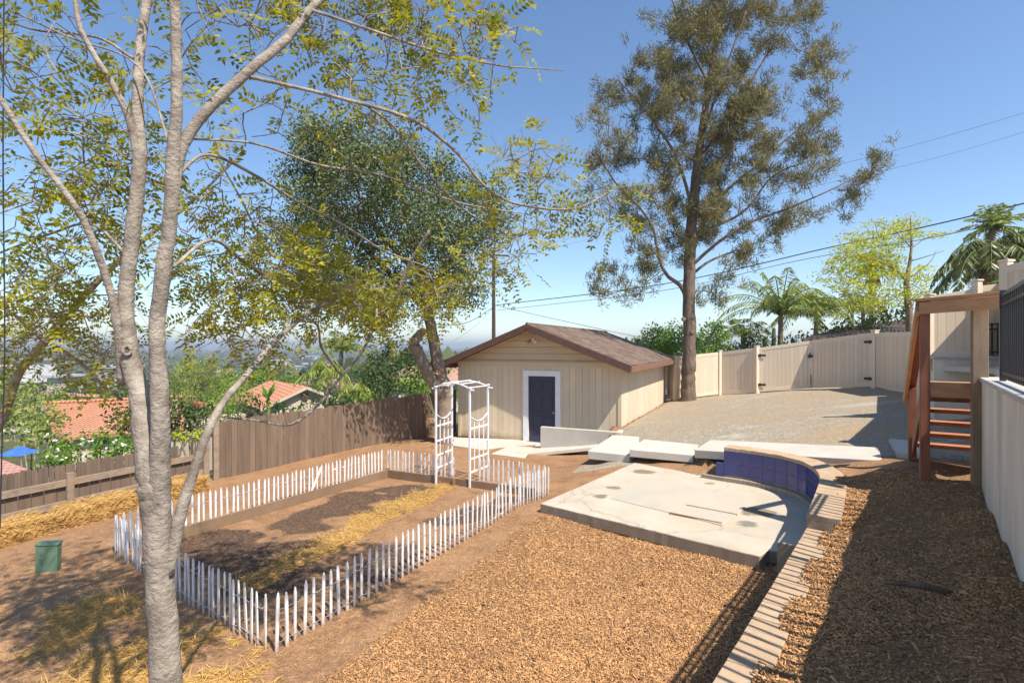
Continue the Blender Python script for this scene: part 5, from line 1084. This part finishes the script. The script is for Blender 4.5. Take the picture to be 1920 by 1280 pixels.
# palms at the right picture edge
palm('dark palm with heavy drooping fronds at the right picture edge', (14.9,16,-.5), P(1860,478,16), .16, 34, 2.3, M['leaf_palm_dark'], 1.0, .5, 44, .06, dead=8, el=(-.1,1.3), hang=.9)
palm('second drooping palm partly cut by the right picture edge', (16.9,17,-.5), P(1930,480,17), .16, 34, 2.6, M['leaf_palm_dark'], .9, .5, 44, .06, el=(0,1.4), hang=.8)
palm('tufted palm with upright fan crown, tallest at the right edge', (15.6,18,-.5), P(1865,425,18), .11, 24, 1.3, M['leaf_palm'], .4, .35, 26, .05, el=(-.3,1.5))
palm('low bright feather palm just above the tall vinyl fence', (14.4,15,-.5), P(1880,575,15), .10, 14, 1.5, M['leaf_bright'], .5, .35, 24, .05, el=(.2,1.4))
# pergola roof
pg = thing('pergola', 'dark slatted pergola roof behind the vinyl fence', 'pergola', (15,22,-1.5)); y0_, y1_ = 21.2, 25.0; sl_ = MB()
for i in range(22):
    f = i/21; a = P(1515+f*190, 634-f*10, 21.8); b = P(1560+f*190, 622-f*26, 26.0); sl_.bar(a, b, .06, .12)
sl_.build('rafters', M['pergola'], pg)
mb = MB(); mb.bar(P(1505,637,21.8), P(1712,626,21.8), .08, .16); mb.build('beam', M['pergola'], pg); mb = MB(); mb.bar(P(1555,620,26.0), P(1760,594,26.0), .08, .16); mb.build('beam', M['pergola'], pg)
for u in (1512, 1705): a = P(u, 640, 21.8); MB().bar((a[0], a[1], -2), (a[0], a[1], a[2]-.05), .12, .12).build('post', M['pergola'], pg)

# left, beyond the wooden fence: houses with clay roofs
def clay(ax, az): return tile_roof_mat('clay_tile_roof', (.60,.27,.155), (.50,.21,.12), (.42,.22,.14), ax, az)
h1 = thing('house', 'house with orange barrel tile roof beyond the low fence, left of the tree trunk', 'house', (-25,33,-8))
r1 = [P(102,822,29), P(345,800,31), P(350,745,35.5), P(82,757,35.5)]; CL = clay((1,.05,0), (0,.97,.26))
MB().slab([tuple(q) for q in r1], .18).build('roof', CL, h1)
MB().slab([tuple(r1[3]), tuple(r1[2]), (r1[2][0], r1[2][1]+5, r1[2][2]-1.4), (r1[3][0], r1[3][1]+5, r1[3][2]-1.4)], .18).build('roof', CL, h1)
MB().tube([r1[3]+(0,0,.06), r1[2]+(0,0,.06)], .14, 8).build('ridge_tiles', CL, h1)
wl = MB(); wl.hexa([(r1[0][0]+.5, 29.6, -9.5), (r1[1][0]-.3, 31.4, -9.5), (r1[1][0]-.3, 40, -9.5), (r1[0][0]+.5, 40, -9.5), (r1[0][0]+.5, 29.6, r1[0][2]-.25), (r1[1][0]-.3, 31.4, r1[1][2]-.25), (r1[1][0]-.3, 40, r1[1][2]-.25), (r1[0][0]+.5, 40, r1[0][2]-.25)]); wl.build('wall', M['cream'], h1)
h2 = thing('house', 'house with orange tile roof and a gable with a round vent, between the trees', 'house', (-17,41,-8))
ap = P(575,724,38); bk = P(508,712,45); rdv = (bk-ap); pv = np.array((.80,.60,0)); e1_ = ap-pv*3.2-(0,0,1.45); e2_ = ap+pv*2.3-(0,0,1.0); CL2 = clay((-.6,.78,0), (.8,.6,.3))
MB().slab([tuple(e1_), tuple(ap), tuple(bk), tuple(e1_+rdv)], .16).build('roof', CL2, h2); MB().slab([tuple(ap), tuple(e2_), tuple(e2_+rdv), tuple(bk)], .16).build('roof', CL2, h2)
g_ = rdv/np.linalg.norm(rdv)*.4; gm = MB(); gA = ap+g_-(0,0,.2); gL = e1_+g_+pv*.5-(0,0,.02); gR = e2_+g_-pv*.4-(0,0,.05); gm.add([tuple(gL), tuple(gR), tuple(gA), (gL[0], gL[1], -9), (gR[0], gR[1], -9), (gL[0]+rdv[0], gL[1]+rdv[1], gL[2]), (gL[0]+rdv[0], gL[1]+rdv[1], -9), (gR[0]+rdv[0], gR[1]+rdv[1], gR[2]), (gR[0]+rdv[0], gR[1]+rdv[1], -9)], [(0,1,2),(3,4,1,0),(3,0,5,6),(4,8,7,1)]); gm.build('wall', M['cream'], h2)
gc = ap*1.0+g_-(0,0,.75)+np.array((.3,-.45,0))*.15; MB().tube([gc, gc+np.array((.05,-.08,0))], .26, 16).build('round_vent', M['brown'], h2)
for a_, b_ in ((ap, e1_), (ap, e2_)): MB().bar(a_-(0,0,.12)-g_*.1, b_-(0,0,.12)-g_*.1, .06, .2).build('barge_board', M['cream'], h2)
h3 = thing('house', 'pinkish roof of the nearest neighbouring house, cut by the left picture edge', 'house', (-16,14.5,-6))
r3 = [P(-260,960,12.5), P(120,905,15.5), P(-20,852,17), P(-330,820,17)]; CL3 = tile_roof_mat('pink_roof', (.62,.33,.27), (.54,.27,.22), (.5,.3,.25), (.8,.6,0), (-.6,.8,.2), .3, .3)
MB().slab([tuple(q) for q in r3], .15).build('roof', CL3, h3)
MB().slab([(r3[0][0]+.4, r3[0][1]+.3, -3.95-2.5), (r3[1][0]-.5, r3[1][1], -3.95-2.5), (r3[2][0], r3[2][1]-.4, -3.95-2.5), (r3[3][0], r3[3][1]-.4, -3.95-2.5)], 2).build('wall', M['cream'], h3)
h4 = thing('house', 'flat pale building with pink roof behind the orange tile roof', 'house', (*P(135,752,62),))
a = P(88,757,60); b = P(186,752,64); MB().bar((a[0], a[1], a[2]-1), (b[0], b[1], b[2]-1), 7, 2.2).build('wall', M['offwhite'], h4)
a = P(115,738,64); b = P(188,742,68); MB().bar(a, b, 9, .35).build('roof', CL3, h4)
MB().bar((*P(92,748,56.0)[:2], P(92,748,56)[2]), (*P(112,748,56.0)[:2], P(112,748,56)[2]), .4, 1.0).build('window', M['glass'], h4)
# blue tarp canopy
tc = P(33,843,19); tp = thing('canopy', 'small blue tarp canopy behind the pink roof', 'canopy', (tc[0], tc[1], -6)); MB().add([(tc[0]-.45,tc[1]-.4,tc[2]-.15),(tc[0]+.45,tc[1]-.4,tc[2]-.15),(tc[0]+.45,tc[1]+.5,tc[2]-.15),(tc[0]-.45,tc[1]+.5,tc[2]-.15),(tc[0],tc[1]+.1,tc[2]+.12)], [(0,1,4),(1,2,4),(2,3,4),(3,0,4),(3,2,1,0)]).build('cover', M['tarp'], tp)
for dx, dy in ((-.4,-.35),(.4,-.35),(.4,.45),(-.4,.45)): MB().bar((tc[0]+dx, tc[1]+dy, -6.2), (tc[0]+dx, tc[1]+dy, tc[2]-.15), .04, .04).build('leg', M['steel'], tp)
# shrubs beyond the fence
bush('bush', 'bright green bush with white flowers behind the low fence', [(110,855,13,34,.4),(150,840,13,36,.4),(190,835,13,38,.4),(230,835,13,36,.4),(85,865,13,22,.4),(260,840,13,30,.4),(215,860,13,30,.4),(140,870,13,26,.4)], 'leaf_bright', .10, .06, 60, (20,.09))
FB_ = [o for o in bpy.data.objects if o.get('label', '').startswith('bright green bush with white')][0]
for _ in range(16): fc_ = P(random.uniform(80,260), random.uniform(815,860), random.uniform(12.3,12.8)); obj_np('flower', *cards(fc_+RNG.normal(size=(6,3))*.012, rnd_dirs(6), .07, .05), M['petal'], FB_)
bush('bush', 'dark green dense bush right above the picket fence left of the board fence', [(240,790,16,36,.5),(275,770,16,32,.5),(330,780,16,44,.5),(370,790,16,34,.5),(350,760,16,26,.5),(395,800,15,22,.5),(215,800,16,22,.5)], 'leaf_mid', .12, .07, 48, (22,.11))
bush('bush', 'low yellow flowering hedge strip between dark bush and board fence', [(335,818,14,12,.2),(355,820,14,12,.2),(375,816,14,10,.2)], 'leaf_yellow', .08, .05, 90, (20,.06))
bush('bush', 'leafy hedge spilling over the top of the board fence', [(470,760,19,22,.4),(510,765,19,20,.4),(545,770,19,20,.4),(440,770,19,22,.4),(580,765,20,20,.4),(620,760,20,20,.4),(660,755,20,20,.4),(690,745,21,18,.4)], 'leaf_bright', .13, .07, 44, (20,.12))
bush('tree', 'broad mid-green tree just left of the oak trunk, behind the fence', [(720,690,27,36,1),(755,700,27,34,1),(740,660,27,26,1),(700,710,26,30,1),(770,680,27,30,1),(735,725,26,28,1),(780,715,26,24,1),(700,670,28,18,1)], 'leaf_mid', .2, .11, 26, (20,.2), 'tree')
bush('tree', 'rounded bright tree left of the shed eave, behind the board fence end', [(795,700,24,18,.5),(815,690,25,18,.5),(842,690,26,14,.5),(780,715,23,16,.5),(760,720,23,16,.5)], 'leaf_bright', .18, .1, 30, (20,.16), 'tree')
bush('tree', 'wispy light green tree behind the trunk fork', [(330,720,26,34,1),(370,710,26,36,1),(400,725,26,30,1),(350,690,27,24,1),(390,690,27,22,1),(345,745,25,20,1)], 'leaf_palm', .26, .03, 34, (26,.2), 'tree', zb=1.2)
bush('tree', 'yellow-green willow-like tree beside the low branch', [(450,735,24,30,.6),(425,750,24,30,.6),(410,775,23,24,.6),(465,705,25,20,.6)], 'leaf_palm', .25, .035, 34, (24,.18), 'tree', zb=-1.0)
bush('bush', 'grey-green bush around the parked car at the left edge', [(40,740,34,40,2),(70,770,32,30,2),(20,790,30,30,2),(100,790,30,24,2),(60,815,24,22,1),(30,830,22,16,1),(110,815,24,16,1)], 'leaf_palm', .25, .12, 20, (16,.25))
palm('tall feathery palm with arching fronds above the far town', gpt3(640,30), P(640,655,30), .13, 18, 2.6, M['leaf_palm'], .6, .6, 30, .05)
palm('second feathery palm, lower and fuller, left of the cypress trees', gpt3(612,28), P(612,700,28), .13, 18, 2.4, M['leaf_palm'], .9, .6, 30, .05, hang=1.2)
palm('golden drooping palm nearest the board fence', gpt3(665,24), P(665,735,24), .12, 14, 1.7, M['leaf_palm'], 1.0, .5, 26, .045, hang=1.1)
def cypress(u, v0_, v1_, y, r_, label):
    a = P(u, v1_+30, y); b = P(u, v0_, y); t = thing('cypress_tree', label, 'tree', tuple(a), 'row of cypress trees'); MB().tube([a, b], [.12, .02], 7).build('trunk', M['bark_oak'], t)
    bl = [(a[0], a[1], a[2]+(b[2]-a[2])*f, r_*(1-abs(f-.4))**.8) for f in np.linspace(.12, .97, 12)]; obj_np('foliage', *crown_cards(bl, 120, .14, .04, (16,.08), 1.5), M['leaf_oak'], t)
cypress(682,682,745,30,.34,'darkest narrow cypress, left one of the row'); cypress(702,692,745,30,.3,'narrow cypress in the middle of the row'); cypress(716,698,745,30,.26,'short narrow cypress, right one of the row')
bn = thing('banana_plant', 'banana plant with broad upright leaves in front of the orange roof', 'plant', gpt3(503,26)); B_ = []
for i in range(9):
    b0 = P(503,748,26); az = i*.9; e = random.uniform(.7, 1.4); d = np.array((math.cos(az)*math.cos(e), math.sin(az)*math.cos(e), math.sin(e))); B_.append(cards(np.array([b0]), np.array([d]), random.uniform(.6, 1.0), .24))
obj_np('leaves', *join_np(B_), M['leaf_bright'], bn); MB().tube([gpt3(503,26), P(503,746,26)], [.14,.09], 8).build('stem', M['leaf_palm'], bn)
# parked car far left
def car(c, ang, label, body):
    t = thing('parked_car', label, 'car', tuple(c)); ca, sa = math.cos(ang), math.sin(ang)
    def w_(x, y, z): return (c[0]+x*ca-y*sa, c[1]+x*sa+y*ca, c[2]+z)
    def prof(pr, hw0, name, m, b=.04):
        n = len(pr); mb = MB(); mb.add([w_(x, -h*hw0, z) for x, z, h in pr]+[w_(x, h*hw0, z) for x, z, h in pr], [tuple(range(n)), tuple(range(2*n-1, n-1, -1))]+[(j, j+n, (j+1) % n+n, (j+1) % n) for j in range(n)]); return mb.build(name, m, t, bevel=b)
    prof([(-2.2,.35,1),(2.2,.35,1),(2.25,.65,1),(2.0,.85,1),(1.1,.95,1),(-1.9,.98,1),(-2.2,.85,1)], .88, 'body', body); prof([(-1.8,.97,.95),(1.05,.97,.95),(.35,1.4,.8),(-1.3,1.42,.8)], .85, 'windows', M['glass'], .03); prof([(-1.25,1.425,.8),(.3,1.405,.8),(.25,1.45,.78),(-1.2,1.47,.78)], .84, 'roof', body, .01)
    for x in (-1.35, 1.35):
        for y in (-.86, .86): wh = MB().tube([w_(x, y-.1, .33), w_(x, y+.1, .33)], .33, 16).build('wheel', M['black'], t); MB().tube([w_(x, y-.11, .33), w_(x, y+.11, .33)], .18, 12).build('rim', M['steel'], wh)
car(P(48,812,72.), .3, 'white car parked among bushes at the left picture edge', M['offwhite'])

# far town
def house_proto():
    t = thing('house', 'far pale house with low brown roof among the trees of the valley', 'house', (0,0,0), 'far houses in the valley')
    MB().hexa([(-6,-4,-2),(6,-4,-2),(6,4,-2),(-6,4,-2),(-6,-4,3),(6,-4,3),(6,4,3),(-6,4,3)]).build('wall', M['farwall'], t)
    MB().add([(-6.6,-4.6,2.9),(6.6,-4.6,2.9),(6.6,4.6,2.9),(-6.6,4.6,2.9),(-4,0,5),(4,0,5)], [(0,1,5,4),(1,2,5),(2,3,4,5),(3,0,4),(3,2,1,0)]).build('roof', M['farroof'], t)
    return t
hp = house_proto(); hl = [hp]
for i in range(95):
    c = copy_tree(hp); hl.append(c)
roofm = [M['farroof'], mat('roof_red', (.48,.22,.14), None, 1, .9, 0), mat('roof_grey', (.30,.29,.29), None, 1, .9, 0), mat('roof_white', (.66,.63,.6), None, 1, .9, 0)]
for i, c in enumerate(hl):
    y = 75*math.exp(random.uniform(0, 3.0)); u = random.uniform(-40, 900) if i % 4 else random.uniform(330, 720); x = (u-960)/F*y; c.location = (x, y, hz(x, y)+.5); c.rotation_euler = (0, 0, random.uniform(0, 3.1)); s_ = random.uniform(.8, 1.5)*(1 if y < 400 else 1.5); c.scale = (s_, s_, s_*.9)
# individually seen larger buildings
def block(u0, u1, v0_, v1_, y, label, m='offwhite', dep=30, win=0):
    a = P(u0, v1_, y); b = P(u1, v0_, y); t = thing('building', label, 'building', ((a[0]+b[0])/2, y, a[2])); MB().hexa([(a[0],y,a[2]-8),(b[0],y,a[2]-8),(b[0],y+dep,a[2]-8),(a[0],y+dep,a[2]-8),(a[0],y,b[2]),(b[0],y,b[2]),(b[0],y+dep,b[2]),(a[0],y+dep,b[2])]).build('wall', M[m], t)
    MB().hexa([(a[0]-1,y-1,b[2]+.01),(b[0]+1,y-1,b[2]+.01),(b[0]+1,y+dep,b[2]+.01),(a[0]-1,y+dep,b[2]+.01),(a[0]-1,y-1,b[2]+.8),(b[0]+1,y-1,b[2]+.8),(b[0]+1,y+dep,b[2]+.8),(a[0]-1,y+dep,b[2]+.8)]).build('roof', M['cap'], t)
    for k_ in range(win): x0 = a[0]+(b[0]-a[0])*(k_+.25)/win; x1 = a[0]+(b[0]-a[0])*(k_+.75)/win; MB().hexa([(x0,y-.3,a[2]),(x1,y-.3,a[2]),(x1,y-.05,a[2]),(x0,y-.05,a[2]),(x0,y-.3,b[2]-1.5),(x1,y-.3,b[2]-1.5),(x1,y-.05,b[2]-1.5),(x0,y-.05,b[2]-1.5)]).build('window', M['glass'], t)
block(487,552,688,697,620,'long white warehouse in the middle of the valley'); block(508,531,676,688,640,'tan office block with dark windows above the warehouse','cream',20,4)
block(548,585,683,690,700,'second white warehouse right of the long one'); block(560,600,668,672,1100,'distant thin white building near the skyline'); block(88,108,708,720,170,'beige house with dark window behind the leaning tree','cream',10,3)
block(180,222,690,700,210,'pale low house with dark openings left of the trunk','farwall',14,2); block(20,60,676,688,260,'white house at the left edge of the valley','offwhite',14,2)
# far trees: ones near enough to tell apart are things
def lump_np(c, r_, sq=.8):
    n = max(40, int(60)); d = rnd_dirs(n, .2); C = np.array(c)+d*(r_*RNG.random(n)[:, None]**.4)*np.array((1, 1, sq)); return cards(C, rnd_dirs(n, .5), r_*.55, r_*.4)
def far_tree(x, y, s_, m, label):
    g = hz(x, y); t = thing('tree', label, 'tree', (x, y, g), 'valley trees beyond the fence'); MB().tube([(x, y, g-.3), (x+.2, y, g+s_*.7)], [s_*.06, s_*.03], 6).build('trunk', M['bark_oak'], t)
    bl = [(x+random.gauss(0, s_*.28), y+random.gauss(0, s_*.28), g+s_*random.uniform(.45, .95), s_*random.uniform(.22, .36)) for _ in range(7)]
    obj_np('crown', *crown_cards(bl, 16/(s_*s_)*26, s_*.045, s_*.03, (14, s_*.035)), m, t)
TL = {'leaf_mid': 'leafy dark green tree standing in the valley beyond the fence', 'leaf_bright': 'leafy light green tree standing in the valley beyond the fence', 'leaf_oak': 'leafy blackish green tree standing in the valley beyond the fence'}
for i in range(46):
    y = random.uniform(36, 120); u = random.uniform(-30, 880); x = (u-960)/F*y; mm_ = random.choice(list(TL)); far_tree(x, y, random.uniform(3.5, 6.5), M[mm_], TL[mm_])
def woods():
    n = 5200; y = 110*np.exp(RNG.uniform(0, 3.3, n)); u = RNG.uniform(-150, 1250, n); x = (u-960)/F*y; z = H(x, y, False); r_ = RNG.uniform(2.5, 5.5, n)*(1+y/1500)
    parts = []; k = 16
    C = np.repeat(np.stack([x, y, z+r_*.6], 1), k, 0)+rnd_dirs(n*k, .3)*np.repeat(r_, k)[:, None]*RNG.random(n*k)[:, None]**.4*np.array((1.1, 1.1, .75)); rr = np.repeat(r_, k)
    V, Fq = cards(C, rnd_dirs(n*k, .6), rr*.8, rr*.6); tag(obj_np('far_woods', V, Fq, M['far_wood']), 'far trees covering the valley and the low hills to the skyline', 'woods', kind='stuff')
woods()
# skyline trees behind the shed (left of the utility pole)
for (u, s_) in ((848,9),(866,7),(835,6),(812,7),(872,10)): y = 150; x = (u-960)/F*y; far_tree(x, y, s_*1.0, M['leaf_oak'], 'blackish tree poking above the skyline left of the shed roof')

# ------------------------------------------------------------------ utility pole and wires
pb = P(926,620,38); UP_ = thing('utility_pole', 'dark wooden utility pole rising behind the shed roof', 'utility pole', (pb[0],38,-5))
MB().tube([(pb[0],38,-6),(pb[0]-.02,38,P(926,470,38)[2])], [.16,.12], 10).build('pole', M['pole'], UP_)
ptp = P(926,470,38); MB().bar((ptp[0]-1.1,38,ptp[2]-.3),(ptp[0]+1.1,38.4,ptp[2]-.3),.1,.12).build('cross_arm', M['pole'], UP_)
MB().tube([P(931,500,37.8),P(931,485,37.8)], .13, 10).build('transformer', M['farwall'], UP_)
def wire(pts, r_, label, n=30):
    q = smoothpath(pts, n); tag(MB().tube(q, r_, 5).build('power_line', M['wirebk'], org=tuple(q[0])), label, 'wire')
wire([P(931,572,37.9),P(1240,533,31),P(1560,463,24.5),P(1740,424,21),P(1960,372,17.5)], .026, 'thickest power line, running from the pole up past the yellow-green tree')
wire([P(931,582,37.9),P(1240,545,31),P(1500,488,25.5),P(1740,447,21),P(1960,398,17.5)], .014, 'thinner power line just below the thickest one')
wire([P(931,485,37.9),P(1240,400,32),P(1510,326,28),P(1740,265,25),P(1960,200,22)], .007, 'faint upper power line crossing the blue sky')
wire([P(931,492,37.9),P(1240,415,32),P(1510,353,28),P(1740,300,25),P(1960,236,22)], .006, 'fainter of the two thin lines crossing the blue sky')
wire([P(925,576,37.9),P(880,603,33),P(840,610,28),P(812,606,24)], .02, 'sagging service cable going left from the pole')
wire([P(928,572,37.9),P(1040,598,36),P(1200,632,34),P(1330,652,32)], .016, 'cable descending right from the pole behind the shed roof')
wire([P(926,575,37.9),P(890,612,38),P(848,640,38)], .008, 'thin guy wire slanting down left of the pole')
wire([P(8,-40,2.6),P(6,300,2.6),P(9,640,2.6),P(4,830,2.6),P(0,990,2.6)], .0035, 'thin dark cord hanging down the left picture edge', 8)

# ------------------------------------------------------------------ haze
hb = MB(); hb.hexa([(-9000,-200,-60),(9000,-200,-60),(9000,9500,-60),(-9000,9500,-60),(-9000,-200,60),(9000,-200,60),(9000,9500,60),(-9000,9500,60)])
hm = bpy.data.materials.new('haze'); hm.use_nodes = True; ht = hm.node_tree; ht.nodes.remove(ht.nodes['Principled BSDF']); pv_ = ht.nodes.new('ShaderNodeVolumePrincipled'); pv_.inputs['Density'].default_value = .00045; pv_.inputs['Color'].default_value = (.85,.92,1,1); pv_.inputs['Anisotropy'].default_value = .3
ht.links.new(pv_.outputs[0], ht.nodes['Material Output'].inputs['Volume']); tag(hb.build('haze', hm), kind='stuff')
